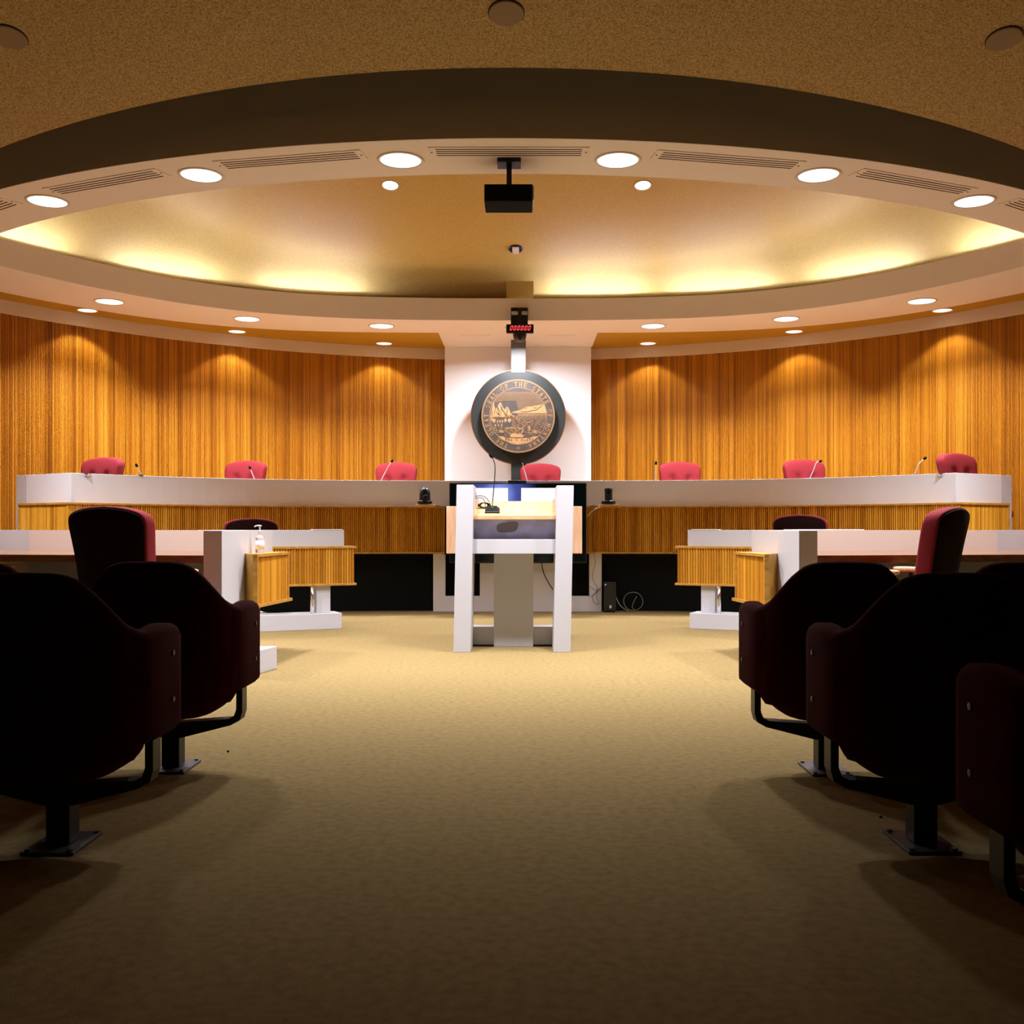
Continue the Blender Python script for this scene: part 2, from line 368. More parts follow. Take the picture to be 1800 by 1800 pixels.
# gold ceiling over the well, cove wall, added light shield
lpx = [(x, lip(x)) for x in lin(-6.0, 6.0, 100)]
ccv = [p for p in offset(lpx, 0.62)]
def cdist(x, y):
    best = 1e9; sg = 1
    for (ax, ay), (bx, by) in zip(ccv, ccv[1:]):
        dx, dy = bx - ax, by - ay; k = max(0, min(1, ((x - ax) * dx + (y - ay) * dy) / (dx * dx + dy * dy)))
        qx, qy = x - ax - dx * k, y - ay - dy * k; d = qx * qx + qy * qy
        if d < best: best = d; sg = 1 if dx * (y - ay) - dy * (x - ax) < 0 else -1
    return sg * math.sqrt(best)
def smin(a, b, k=0.16):
    h = max(0, min(1, .5 + .5 * (b - a) / k)); return b + (a - b) * h - k * h * (1 - h)
gx = lin(-6.6, 6.6, 132); gy = lin(6.45, 13.55, 110); dm = MB()
dm.add([(x, y, smin(zd(y), max(ZS + 0.04, ZS + .10 + 1.1 * cdist(x, y)))) for y in gy for x in gx],
       [(a * len(gx) + b, a * len(gx) + b + 1, (a + 1) * len(gx) + b + 1, (a + 1) * len(gx) + b) for a in range(len(gy) - 1) for b in range(len(gx) - 1)])
struct(dm.build('ceiling_dome', M['gold'], smooth=True))
sh = MB(); sh.wall(offset(lp, 0.30), 0.012, ZS + 0.03, ZS + 0.342); struct(sh.build('added_light_shield', M['ring']))  # unseen board added to shade the lower cove and shape the tube glow
struct(MB().box(-7.2, 7.2, -4.2, 15.0, 7.0, 7.1).build('ceiling_slab', M['dark']))
# raised floor behind the bench
def dais(x): return 12.033 - 0.020875 * x * x - 0.00285 * x ** 4
struct(strip(MB(), lin(-5.0, 5.0, 40), lambda x: dais(x) + 0.55, lambda x: wally(x) - 0.05 if abs(x) > 1.1 else 14.15, 0.0, 0.68).build('floor_platform', M['carpet']))

# fluorescent tubes hidden in the cove
tl = offset(lp, 0.20)
def near_pt(X): return min(range(len(tl)), key=lambda i: abs(tl[i][0] - X))
def side(x): return 'left' if x < 0 else 'right'
for k, (X, L) in enumerate(((-5.05, 1.1), (-3.98, 1.2), (-2.53, 1.25), (1.02, 1.25), (2.55, 1.25), (3.98, 1.2), (5.05, 1.1))):
    i = near_pt(X); i = min(max(i, 1), len(tl) - 2)
    a, b = Vector((*tl[i - 1], 0)), Vector((*tl[i + 1], 0)); d = (b - a).normalized(); c = Vector((X, tl[i][1] + (X - tl[i][0]) * d.y / d.x, ZS + 0.21))
    MBt = MB().tube([c - d * L / 2, c + d * L / 2], 0.017, 10)
    o = MBt.build('fluorescent_tube', M['tube'], None, smooth=True)
    tag(o, 'fluorescent tube in the ceiling cove, %s' % ('far left one of three', 'middle one of the three on the left', 'one just left of the dark unlit gap', 'one just right of the olive box',
        'second one right of the olive box', 'third one right of the olive box', 'far right one')[k], 'light tube', 'cove light tubes')

# ------------------------------------------------------------------ recessed lamps
def lamp_light(kind, power, parent, r, spread, z, col):
    ld = bpy.data.lights.new('lamp', kind); ld.energy = power; ld.color = col
    if kind == 'AREA': ld.shape = 'DISK'; ld.size = 2 * r; ld.spread = spread
    else: ld.spot_size = spread; ld.spot_blend = 0.25; ld.shadow_soft_size = r
    o = bpy.data.objects.new('lamp', ld); COL.objects.link(o); o.parent = parent; o.location = (0, 0, z); return o
def downlight(x, y, z, r, power, spread, label, group, kind='AREA', lens='lens', col=LAMP_COL, slope=0):
    t = thing('recessed_light', label, 'ceiling light', (x, y, z), 0, group)
    t.rotation_euler = (slope, 0, 0)
    MB().lathe([(r * 1.0, -.001), (r * 1.02, -.008), (r * 1.13, -.007), (r * 1.16, -.001)], n=40).build('trim_rim', M['rim'], t, smooth=True)
    MB().lathe([(0.0001, -.002), (r, -.002), (r, .0)], n=40).build('lens', M[lens], t)
    lamp_light(kind, power, t, r * 0.95 if kind == 'AREA' else 0.03, spread, -0.006 if kind == 'AREA' else -0.02, col)
    return t
order = ['far left', 'second from left', 'third from left', 'third from right', 'second from right', 'far right']
degs = [-39.4, -28.1, -16.9, -5.63, 5.63, 16.9, 28.1, 39.4]
labs = [None, 'far left visible lamp of the front arc on the ceiling ring', 'front arc ring lamp between the two left vents', 'front arc ring lamp just left of the hung black projector',
        'front arc ring lamp just right of the hung black projector', 'front arc ring lamp between the two right vents', 'far right visible lamp of the front arc on the ceiling ring', None]
for dg, lb in zip(degs, labs):
    a = math.radians(dg); x, y = 7.78 * math.sin(a), NC - 7.78 * math.cos(a)
    downlight(x, y, ZS, 0.143, P_NEAR, math.radians(119), lb or 'large round lamp at the outer %s end of the ring' % side(dg), 'round lamps on the front arc of the ceiling ring')
names = ['above the far left of the timber wall', 'in the rear soffit, second left of the seal column', 'in the rear soffit, nearest left of the seal column', 'behind the red digit clock',
         'in the rear soffit, nearest right of the seal column', 'in the rear soffit, second right of the seal column', 'above the far right of the timber wall']
for (x, y), nm in zip(((-4.62, 11.36), (-3.31, 12.3), (-1.71, 12.73), (0.03, 12.83), (1.76, 12.73), (3.35, 12.3), (4.64, 11.34)), names):
    downlight(x, y, ZS, 0.145, P_FAR * (1.3 if abs(x) < .5 else 1), math.radians(165 if abs(x) < .5 else 122), 'white round lamp ' + nm, 'round lamps on the rear arc of the ceiling ring')
names = ['far left', 'second left of the seal column', 'nearest left of the seal column', 'nearest right of the seal column', 'second right of the seal column', 'far right']
for dg, nm in zip((-50.1, -33.6, -16.2, 16.2, 33.6, 50.1), names):
    a = math.radians(dg); downlight(6.69 * math.sin(a), WC + 6.69 * math.cos(a), 3.62, 0.105, P_WASH, math.radians(104), 'small wall washer lamp in the ochre ceiling strip, ' + nm,
        'wall washers over the timber wall', 'SPOT', 'lens_s', WASH_COL)
for px in (686, 1130):
    Y = 10.74; zz = zd(Y); p = at(px, 325, Y)
    downlight(p.x, Y, zz, 0.082, P_DOME, math.radians(130), 'small bright lamp in the gold ceiling, %s of the projector' % ('left' if px < 900 else 'right'),
              'small lamps in the gold ceiling', slope=-math.atan(0.27))
# ------------------------------------------------------------------ slot vents on the ring
for dg, lb in zip((-33.75, -22.5, -11.25, 0, 11.25, 22.5, 33.75), ('at the left photo edge', 'between the far left and second lamps', 'left of the central vent', 'behind the projector mount',
        'right of the central vent', 'between the far right and next lamps', 'at the right photo edge')):
    a = math.radians(dg); x, y = 7.9 * math.sin(a), NC - 7.9 * math.cos(a)
    t = thing('slot_vent', 'long slotted air vent on the ceiling ring, ' + lb, 'vent', (x, y, ZS), a, 'slot vents on the ceiling ring')
    MB().box(-.55, .55, -.085, .085, -.006, 0).build('frame', M['ring'], t, bevel=0.002)
    for q in range(4):
        yy = -.054 + q * .036
        MB().box(-.50, .50, yy - .0055, yy + .0055, -.0075, -.006).build('slot', M['ventdark'], t)
    for s in (-1, 1):
        MB().lathe([(.0001, -.009), (.006, -.008), (.007, -.006)], (s * .53, 0, 0), 10).build('screw', M['ventdark'], t)
for px in (836, 985.5):
    p = at(px, 589.5, 13.35); t = thing('slot_vent', 'short pale vent in the soffit %s of the seal post' % ('left' if px < 900 else 'right'), 'vent', (p.x, 13.35, ZS), 0, 'short vents above the seal')
    MB().box(-.2, .2, -.035, .035, -.006, 0).build('frame', M['ring'], t); MB().box(-.18, .18, -.008, .008, -.0075, -.006).build('slot', M['rim'], t)
# ------------------------------------------------------------------ ceiling speakers
for px, py, lb in ((16, 64, 'at the top left corner of the photo'), (890, 22, 'at the top centre of the photo'), (1765, 67, 'at the top right of the photo')):
    r = (VY - py) / F; Y = (2.926 + .236 * 6.29) / (r + .236); p = at(px, py, Y)
    t = thing('ceiling_speaker', 'round brown speaker cover on the stippled ceiling, ' + lb, 'ceiling speaker', (p.x, Y, zc(Y)), 0, 'ceiling speakers')
    t.rotation_euler = (-math.atan(.236), 0, 0)
    MB().lathe([(.0001, -.014), (.098, -.014), (.104, -.009)], n=40).build('cover', M['speaker'], t, smooth=False)
    MB().lathe([(.104, -.009), (.108, -.004), (.108, 0.0)], n=40).build('rim', M['ventdark'], t)
# ------------------------------------------------------------------ hung projector
t = thing('projector', 'black box projector hanging on a post from the ceiling ring', 'projector', (at(895, 290, 7.02).x, 7.02, ZS))
MB().box(-.083, .083, -.075, .075, -.03, 0).build('mount_plate', M['blackmetal'], t, bevel=0.004)
MB().box(-.018, .018, -.018, .018, -.20, -.03).build('post', M['blackmetal'], t)
MB().box(-.172, .165, -.10, .16, -.315, -.195).build('body', M['black'], t, bevel=0.006)
MB().box(.165, .174, -.09, .10, -.30, -.205).build('side_cover', M['white'], t)
# sensor on the gold ceiling
Y = 11.98; p = at(906.5, 438, Y); t = thing('ceiling_sensor', 'small oval sensor with square face on the gold ceiling', 'sensor', (p.x, Y, zd(Y)))
t.rotation_euler = (-math.atan(.27), 0, 0)
MB().lathe([(.0001, -.02), (.08, -.018), (.088, -.006), (.088, 0)], n=32).build('housing', M['sensorblue'], t, smooth=False)
MB().box(-.04, .04, -.075, .07, -.032, -.02).build('face', M['rim'], t, bevel=0.003)
# olive box behind the cove lip
a, b = at(890, 525, 12.60), at(938, 492, 12.60)
o = MB().box(a.x, b.x, 12.60, 12.98, ZS + .03, b.z).build('cove_box', M['gold']); tag(o, 'square olive plaster box standing behind the rear cove lip', 'box')

# ------------------------------------------------------------------ red digit clock on the lip
t = thing('digital_clock', 'hanging black timer showing six red zeros', 'clock', (at(913.5, 560, 12.25).x, 12.3, ZS))
cx0 = t.location.x
def loc(px, py, Y): p = at(px, py, Y); return (p.x - cx0, Y - 12.3, p.z - ZS)
a, b = loc(898, 571, 12.32), loc(928, 540.5, 12.32)
br = MB().box(a[0], b[0], .02, .10, a[2], b[2]); br.box(-.018, .02, -.02, .03, a[2], b[2] - .02); br.build('bracket', M['blackplastic'], t, bevel=0.004)
a, b = loc(899, 553, 12.3), loc(927, 549, 12.3)
gl = MB().box(a[0], -.022, .008, .02, a[2], b[2] + .015); gl.box(.024, b[0], .008, .02, a[2], b[2] + .015); gl.build('painted_glint', M['white'], t)  # white plates stand in for lamp reflections on the bracket
a, b = loc(890, 583.5, 12.15), loc(938, 570, 12.15)
cs = MB().box(a[0], b[0], -.15, -.05, a[2], b[2]).build('case', M['black'], t, bevel=0.003)
dg = MB(); W = (b[0] - a[0]); n = 6
for i in range(n):
    xl = a[0] + W * (0.115 + i * 0.132); wd = W * 0.088; zl = a[2] + (b[2] - a[2]) * .2; hh = (b[2] - a[2]) * .62; th = .0075; sk = .018
    def seg(x0, z0, x1, z1, hor):
        s0, s1 = sk * (z0 - zl) / hh, sk * (z1 - zl) / hh
        dg.xzprism([(x0 + s0, z0), (x1 + s0, z0), (x1 + s1, z1), (x0 + s1, z1)], -.154, -.1505)
    g = .004
    seg(xl + g, zl, xl + wd - g, zl + th, 1); seg(xl + g, zl + hh - th, xl + wd - g, zl + hh, 1)
    for xx in (xl, xl + wd - th):
        seg(xx, zl + g, xx + th, zl + hh / 2 - g / 2, 0); seg(xx, zl + hh / 2 + g / 2, xx + th, zl + hh - g, 0)
dg.build('digits', M['led'], t)
a = loc(915, 598, 12.2)
MB().lathe([(.05, 0), (.075, .03), (.085, .08), (.085, .11)], (a[0] - .01, -.02, a[2]), 20).build('sensor_head', M['blackplastic'], t, smooth=True)
MB().box(a[0] - .022, a[0] + .012, -.105, -.06, a[2] + .01, a[2] + .1).build('bar', M['ventdark'], t)

# ------------------------------------------------------------------ great seal
SY = 13.69; sx = at(911, 733, SY).x; sz = at(911, 733, SY).z
t = thing('state_seal', 'round bronze state seal on a black lollipop plaque and post', 'seal', (sx, SY, sz))
MB().lathe([(.0001, .028), (.640, .028), (.645, .02), (.645, -.028), (.0001, -.03)], n=96, axis='y').build('black_disc', M['discblack'], t)
MB().lathe([(.646, .0), (.655, .0), (.655, -.030), (.646, -.030)], n=96, axis='y').build('copper_rim', M['copper'], t)
MB().box(-.100, .104, -.035, .03, .60, ZS - sz).build('upper_post', mat('grey_post', (0.10, 0.09, 0.09), .42, .5), t, bevel=.003)
MB().box(-.098, .102, -.02, .03, .68 - sz, -.60).build('lower_post', M['discblack'], t, bevel=.003)
S = .5 / 573
disc = MB().lathe([(.0001, .115), (.495, .115), (.5, .110), (.5, .055), (.47, .028)], n=96, axis='y').build('seal_disc', M['seal'], t)
eng = MB(); drk = MB(); YF = -.1155; YD = -.1195
def clipc(pts, R=440 * S):      # clip polygon to the picture circle, by pulling outside points in
    out = []
    for x, z in pts:
        r = math.hypot(x, z); out.append((x, z) if r <= R else (x * R / r, z * R / r))
    return out
def poly(mb, pts, y0=YF, d=.003, px=True):
    q = [((x - 912) * S, (838 - z) * S) for x, z in pts] if px else pts
    q = clipc(q) if px else q
    mb.xzprism(q, y0 - d, y0)
def line(mb, x0, z0, x1, z1, wd=6, y0=YF, d=.003):
    dx, dz = x1 - x0, z1 - z0; l = math.hypot(dx, dz) or 1; nx, nz = -dz / l * wd / 2, dx / l * wd / 2
    poly(mb, [(x0 + nx, z0 + nz), (x1 + nx, z1 + nz), (x1 - nx, z1 - nz), (x0 - nx, z0 - nz)], y0, d)
def ring2(mb, r0, r1, n=120):
    for k in range(n):
        a0, a1 = 2 * PI * k / n, 2 * PI * (k + 1) / n
        mb.xzprism([(r0 * math.cos(a0), r0 * math.sin(a0)), (r1 * math.cos(a0), r1 * math.sin(a0)), (r1 * math.cos(a1), r1 * math.sin(a1)), (r0 * math.cos(a1), r0 * math.sin(a1))], YF - .003, YF)
ring2(eng, 552 * S, 560 * S); ring2(eng, 566 * S, 573 * S); ring2(eng, 441 * S, 448 * S)
def blob(mb, x, z, rx, rz, y0=YF, n=10): poly(mb, [(x + rx * math.cos(2 * PI * k / n), z + rz * math.sin(2 * PI * k / n)) for k in range(n)], y0)
z = 470
while z < 770:
    h = math.sqrt(max(0, 438 ** 2 - (z - 838) ** 2)); x0, x1 = 912 - h, 912 + h
    if z > 600: x0 = 880 + (z - 600) * .2
    if z > 640: x1 = min(x1, 1290 - (z - 655) * 3.2)
    if z > 650: x1 = max(x0 + 20, 1290 - (z - 655) * 4.2)
    if z < 585 or x1 > x0: line(eng, x0, z, x1, z, 4)
    z += 15.5
line(eng, 520, 600, 660, 600, 5); line(eng, 500, 615, 600, 615, 5)
poly(eng, [(470, 860), (500, 740), (515, 660), (530, 620), (548, 660), (560, 700), (580, 720), (600, 660), (635, 620), (655, 655), (675, 700), (700, 740), (712, 712), (740, 688), (765, 725), (790, 790), (860, 855), (480, 862)])
poly(eng, [(800, 790), (850, 762), (935, 750), (1005, 712), (1060, 690), (1150, 678), (1230, 665), (1320, 652), (1352, 730), (1356, 792)])
for x0, z0, x1, z1 in ((540, 650, 560, 720), (560, 720, 540, 800), (590, 700, 620, 760), (640, 660, 650, 720), (650, 720, 700, 780), (620, 760, 600, 820), (735, 710, 745, 760), (745, 760, 720, 810), (570, 780, 640, 830),
                       (690, 790, 760, 850), (510, 760, 500, 830), (600, 700, 585, 770), (660, 690, 640, 800)):
    line(drk, x0, z0, x1, z1, 9, YD)
for x0, z0, x1, z1 in ((950, 768, 1040, 772), (1040, 772, 1120, 752), (1120, 752, 1190, 745), (1190, 745, 1290, 665), (1050, 705, 1010, 735), (850, 775, 870, 765), (1200, 700, 1150, 720), (1155, 688, 1140, 694)):
    line(drk, x0, z0, x1, z1, 6, YD)
for k in range(44):
    x = 905 + k * 10.2; line(eng, x, 802 + (k % 3) * 3, x - 3 + (k * 7 % 5), 846 - (k * 5 % 7) * 3, 5)
line(eng, 830, 797, 1350, 797, 4); line(eng, 850, 852, 1350, 852, 5); line(eng, 860, 872, 1340, 872, 5)
random.seed(3)
z = 890
while z < 1110:
    h = math.sqrt(max(0, 430 ** 2 - (z - 838) ** 2)); x = 912 - h if z > 1010 else 820 + random.uniform(-20, 10)
    while x < 912 + h - 10:
        L = random.uniform(20, 70); line(eng, x, z + random.uniform(-2, 2), min(x + L, 912 + h), z, 4.5); x += L + random.uniform(14, 60)
    z += 14
line(eng, 790, 830, 950, 930, 5); line(eng, 800, 815, 990, 930, 4)
for x, zz, rx, rz in ((535, 908, 24, 32), (712, 905, 21, 30), (775, 905, 27, 32), (590, 925, 11, 24), (626, 920, 11, 28), (665, 922, 12, 24), (553, 985, 14, 20), (604, 985, 12, 18), (655, 982, 13, 18), (500, 890, 16, 26)):
    blob(eng, x, zz, rx, rz); line(eng, x, zz, x, zz + rz + 12, 6)
for k in range(30):
    x = 480 + random.uniform(0, 420); line(eng, x, 855 + random.uniform(-40, 12), x + random.uniform(10, 34), 860 + random.uniform(-30, 14), 5)
line(eng, 725, 1028, 985, 1022, 14); blob(eng, 730, 1028, 14, 14); line(eng, 925, 960, 860, 1110, 8); line(eng, 850, 985, 965, 1120, 8)
blob(eng, 950, 1062, 46, 40, n=16); blob(drk, 950, 1062, 22, 18, YD)
line(eng, 985, 1020, 1040, 950, 12); line(eng, 1040, 950, 1105, 920, 9); line(eng, 1000, 1000, 1060, 925, 7); line(eng, 980, 940, 1000, 1000, 8)
blob(eng, 1085, 1020, 18, 42); blob(eng, 1170, 1075, 34, 20); blob(eng, 650, 1080, 36, 18)
for k in range(46):
    x = 520 + random.uniform(0, 760); zz = 1060 + random.uniform(0, 85); line(eng, x, zz, x + random.uniform(14, 50), zz + random.uniform(-10, 8), 5.5)
poly(eng, [(780, 1150), (830, 1100), (860, 1090), (900, 1120), (960, 1110), (1000, 1150), (980, 1170), (800, 1170)])
poly(eng, [(600, 1160), (690, 1158), (760, 1178), (900, 1186), (1050, 1180), (1130, 1160), (1220, 1150), (1180, 1195), (1200, 1235), (1110, 1240), (1040, 1262), (900, 1285), (790, 1262), (720, 1240), (640, 1228), (660, 1195)])
line(drk, 690, 1165, 760, 1182, 4, YD); line(drk, 1060, 1182, 1130, 1165, 4, YD); line(drk, 700, 1240, 780, 1252, 4, YD)
# lettering strokes
def arcpts(cx, cz, rx, rz, a0, a1, n=12): return [(cx + rx * math.cos(math.radians(a0 + (a1 - a0) * k / n)), cz + rz * math.sin(math.radians(a0 + (a1 - a0) * k / n))) for k in range(n + 1)]
def sf(x, z, w=.34): return ([(x - w / 2, z), (x + w / 2, z)], .09)
TK, TN = .2, .1
GL = {'T': [([(.5, 0), (.5, 1)], TK), ([(.02, .95), (.98, .95)], TN), ([(.05, .72), (.05, .97)], TN), ([(.95, .72), (.95, .97)], TN), sf(.5, .04)],
 'H': [([(.2, 0), (.2, 1)], TK), ([(.8, 0), (.8, 1)], TK), ([(.2, .5), (.8, .5)], TN), sf(.2, .04), sf(.2, .96), sf(.8, .04), sf(.8, .96)],
 'E': [([(.25, 0), (.25, 1)], TK), ([(.08, .95), (.88, .95)], TN), ([(.08, .05), (.92, .05)], TN), ([(.25, .5), (.68, .5)], TN), ([(.86, .72), (.86, .97)], TN), ([(.9, .03), (.9, .3)], TN), ([(.68, .38), (.68, .62)], TN)],
 'F': [([(.25, 0), (.25, 1)], TK), ([(.08, .95), (.88, .95)], TN), ([(.25, .5), (.68, .5)], TN), ([(.86, .72), (.86, .97)], TN), ([(.68, .38), (.68, .62)], TN), sf(.25, .04)],
 'L': [([(.25, 0), (.25, 1)], TK), ([(.08, .05), (.92, .05)], TN), ([(.9, .03), (.9, .32)], TN), sf(.25, .96)],
 'G': [(arcpts(.52, .5, .4, .46, 50, 320), .16), ([(.84, .12), (.84, .46)], TK), ([(.62, .46), (1.0, .46)], .09), ([(.82, .7), (.82, .95)], TN)],
 'R': [([(.22, 0), (.22, 1)], TK), (arcpts(.45, .74, .34, .22, 90, -90), .15), ([(.1, .95), (.45, .95)], TN), ([(.22, .52), (.5, .52)], TN), ([(.5, .5), (.88, .02)], TK), sf(.22, .04), sf(.9, .04, .24)],
 'A': [([(.5, 1), (.16, 0)], .1), ([(.5, 1), (.84, 0)], TK), ([(.3, .35), (.7, .35)], TN), sf(.16, .04), sf(.84, .04)],
 'S': [(arcpts(.5, .74, .32, .21, 30, 270) + arcpts(.5, .27, .34, .23, 90, -150), .15), ([(.8, .72), (.8, .95)], .08), ([(.16, .08), (.16, .3)], .08)],
 'O': [(arcpts(.5, .5, .4, .45, 0, 360, 20), .16)],
 'M': [([(.16, 0), (.16, 1)], .1), ([(.16, 1), (.5, .1)], TK), ([(.5, .1), (.84, 1)], .1), ([(.86, 0), (.86, 1)], TK), sf(.16, .04), sf(.86, .04), sf(.14, .96, .24), sf(.88, .96, .24)],
 'N': [([(.2, 0), (.2, 1)], .1), ([(.2, 1), (.8, .02)], TK), ([(.8, 0), (.8, 1)], .1), sf(.2, .04), sf(.8, .96), sf(.14, .96, .24)],
 'Y': [([(.1, 1), (.5, .5)], TK), ([(.9, 1), (.5, .5)], .1), ([(.5, 0), (.5, .5)], TK)], 'P': [([(.25, 0), (.25, 1)], TK), (arcpts(.45, .74, .34, .22, 90, -90), .15), ([(.1, .95), (.45, .95)], TN), ([(.22, .52), (.5, .52)], TN)]}
def glyph(mb, ch, fn, y0):
    for pts, wd in GL[ch]:
        for (x0, z0), (x1, z1) in zip(pts, pts[1:]):
            dx, dz = x1 - x0, z1 - z0; l = math.hypot(dx, dz) or 1; ex, ez = dx / l * wd * .15, dz / l * wd * .15; nx, nz = -dz / l * wd / 2, dx / l * wd / 2
            q = [(x0 - ex + nx, z0 - ez + nz), (x1 + ex + nx, z1 + ez + nz), (x1 + ex - nx, z1 + ez - nz), (x0 - ex - nx, z0 - ez - nz)]
            mb.xzprism([fn(*p) for p in q], y0 - .003, y0)
TXT = 'THE GREAT SEAL OF THE STATE OF MONTANA'
for i, ch in enumerate(TXT):
    if ch == ' ': continue
    a = math.radians(247.5 - 315.0 * i / (len(TXT) - 1)); r0 = 464 * S; h = 68 * S; wl = 54 * S
    def fn(u, v):
        r = r0 + v * h; off = (u - .5) * wl
        return (r * math.cos(a) + off * math.sin(a), r * math.sin(a) - off * math.cos(a))
    glyph(eng, ch, fn, YF)
for i, ch in enumerate('ORO Y PLATA'):
    if ch == ' ': continue
    u0 = (710 + i * 41 - 912) * S; dz = (838 - (1215 + 12 * (1 - ((i - 5) / 5) ** 2))) * S
    glyph(drk, ch, lambda u, v: (u0 + u * 26 * S, dz + v * 28 * S), YD)
for dx, dz in ((0, 0), (0, 30), (0, -30), (30, 0), (-30, 0)): blob(eng, 912 + dx, 838 + 502 + dz, 6 if dx == 0 else 11, 11 if dx == 0 else 6)
# the little cross lies outside the picture circle, so place it unclipped
eng.build('gold_engraving', M['goldline'], t); drk.build('dark_engraving', M['seal'], t)
ex = MB()
for dx, dz, rx, rz in ((0, 0, 5, 5), (0, 22, 5, 13), (0, -22, 5, 13), (24, 0, 14, 5), (-24, 0, 14, 5)):
    c0, c1 = dx * S, (-502 + dz) * S
    ex.xzprism([(c0 + rx * S * math.cos(2 * PI * k / 8), c1 + rz * S * math.sin(2 * PI * k / 8)) for k in range(8)], YF - .003, YF)
ex.build('gold_cross', M['goldline'], t)

# ------------------------------------------------------------------ judges bench
t = thing('judges_bench', 'long curved bench with white upper band and ribbed oak front', 'bench', (0, 0, 0)); bench = t
CXX, CY, EX, EY = 4.58, 10.30, 5.43, 10.86
front = [(-EX, EY)] + [(-CXX, CY)] + [(x, dais(x)) for x in lin(-CXX + .03, CXX - .03, 70)] + [(CXX, CY)] + [(EX, EY)]
front[2:-2] = [(x, dais(x) + 0) for x, _ in front[2:-2]]
# pull the ends of the arc so it meets the corners
front[1:-1] = [(x, y + (CY - dais(CXX)) * (abs(x) / CXX) ** 6) for x, y in [(-CXX, dais(CXX))] + front[2:-2] + [(CXX, dais(CXX))]]
MB().wall(front, 0.07, 1.26, 1.577).build('white_band', M['band'], t, bevel=0.003)
MB().wall(offset(front, 0.07), 0.10, 1.547, 1.577).build('top_ledge', M['white'], t)
wk = [(x, dais(x) + .07) for x in lin(-4.1, 4.1, 50)]
strip(MB(), lin(-4.1, 4.1, 50), lambda x: dais(x) + .08, lambda x: dais(x) + .75, 1.36, 1.40).build('work_top', M['oak'], t)
strip(MB(), lin(-4.1, 4.1, 50), lambda x: dais(x) + .08, lambda x: dais(x) + .26, 1.545, 1.575).build('inner_ledge', M['white'], t)
fr = offset(front, -0.10)
def cut(path, a, b): return [p for p in path if a <= p[0] <= b]
arcf = fr[1:-1]
for s0, s1 in ((-5, -0.835), (0.80, 5)):
    pth = cut(arcf, s0, s1)
    if s0 < -1: pth = [fr[1]] + pth[1:] + [(-0.835, pth[-1][1])]
    else: pth = [(0.80, pth[0][1])] + pth[:-1] + [fr[-2]]
    q = slats(MB(), offset(pth, 0.012), 0.722, 1.248, 0.0245, 0.011, u0=int(1000 + s0 * 50)); q.build('ribbed_front', M['deskslat'], t)
    bk = MB(); bk.wall(offset(pth, 0.026), 0.13, 0.72, 1.25); bk.build('front_box', M['oak'], t)
    MB().wall(offset(pth, -0.012), 0.15, 1.248, 1.268).build('top_trim', M['oak'], t, bevel=0.002)
    MB().wall(offset(pth, -0.012), 0.15, 0.698, 0.722).build('bottom_trim', M['oak'], t, bevel=0.002)
def lerp(a, b, k): return (a[0] + (b[0] - a[0]) * k, a[1] + (b[1] - a[1]) * k)
for s in (-1, 1):
    A, B = (fr[1], fr[0]) if s < 0 else (fr[-2], fr[-1])
    C = lerp(A, B, 0.80); pth = [C, A] if s < 0 else [A, C]
    fA, fB = (front[1], front[0]) if s < 0 else (front[-2], front[-1]); D = lerp(fA, fB, 0.80)
    slats(MB(), offset(pth, .012), 0.722, 1.248, 0.0245, 0.011, u0=3000 + s * 200).build('ribbed_end', M['deskslat'], t)
    MB().wall(offset(pth, 0.026), 0.13, 0.70, 1.25).build('end_box', M['oak'], t)
    MB().wall(offset(pth, -0.012), 0.15, 1.248, 1.268).build('top_trim', M['oak'], t)
    MB().wall(offset(pth, -0.012), 0.15, 0.698, 0.722).build('bottom_trim', M['oak'], t)
    e2 = lerp(A, B, 0.79); e3 = lerp(A, B, 0.80); ep = [e3, e2] if s < 0 else [e2, e3]
    MB().wall(offset(ep, -0.008), 0.14, 0.70, 1.25).build('corner_trim', M['oak'], t)
    fA, fB = (front[1], front[0]) if s < 0 else (front[-2], front[-1])
    lg = [fB, lerp(fA, fB, .80)] if s < 0 else [lerp(fA, fB, .80), fB]
    MB().wall(offset(lg, -.002), 0.18, 0, 1.577).build('end_leg', M['white'], t, bevel=0.003)
    kp = [lerp(fA, fB, .8), fA] if s < 0 else [fA, lerp(fA, fB, .8)]
    MB().wall(offset(kp, 0.10), 0.05, 0, 0.72).build('kick_panel', M['black'], t)
kk = cut(offset(front, 0.12)[1:-1], -4.6, 4.6)
MB().wall(kk, 0.05, 0, 0.72).build('kick_panel', M['black'], t)
# white centre plinth with two dark slots
YB = 11.99
def px_x(px, Y): return (px - VX) / F * Y + CX
zz = 0.185
pl = MB(); X = [px_x(v, YB) for v in (761.5, 782.5, 843.5, 975, 1036, 1057.5)]
pl.box(X[0], X[5], YB, YB + .10, 0, zz); pl.box(X[0], X[1], YB, YB + .10, zz, .70); pl.box(X[2], X[3], YB, YB + .10, zz, .70); pl.box(X[4], X[5], YB, YB + .10, zz, .70)
pl.build('centre_plinth', M['band'], t)
MB().box(-.86, .83, 11.95, 12.04, 0.69, 1.26).build('centre_backing', M['black'], t)
for s, e in ((-1, 'left'), (1, 'right')): pass

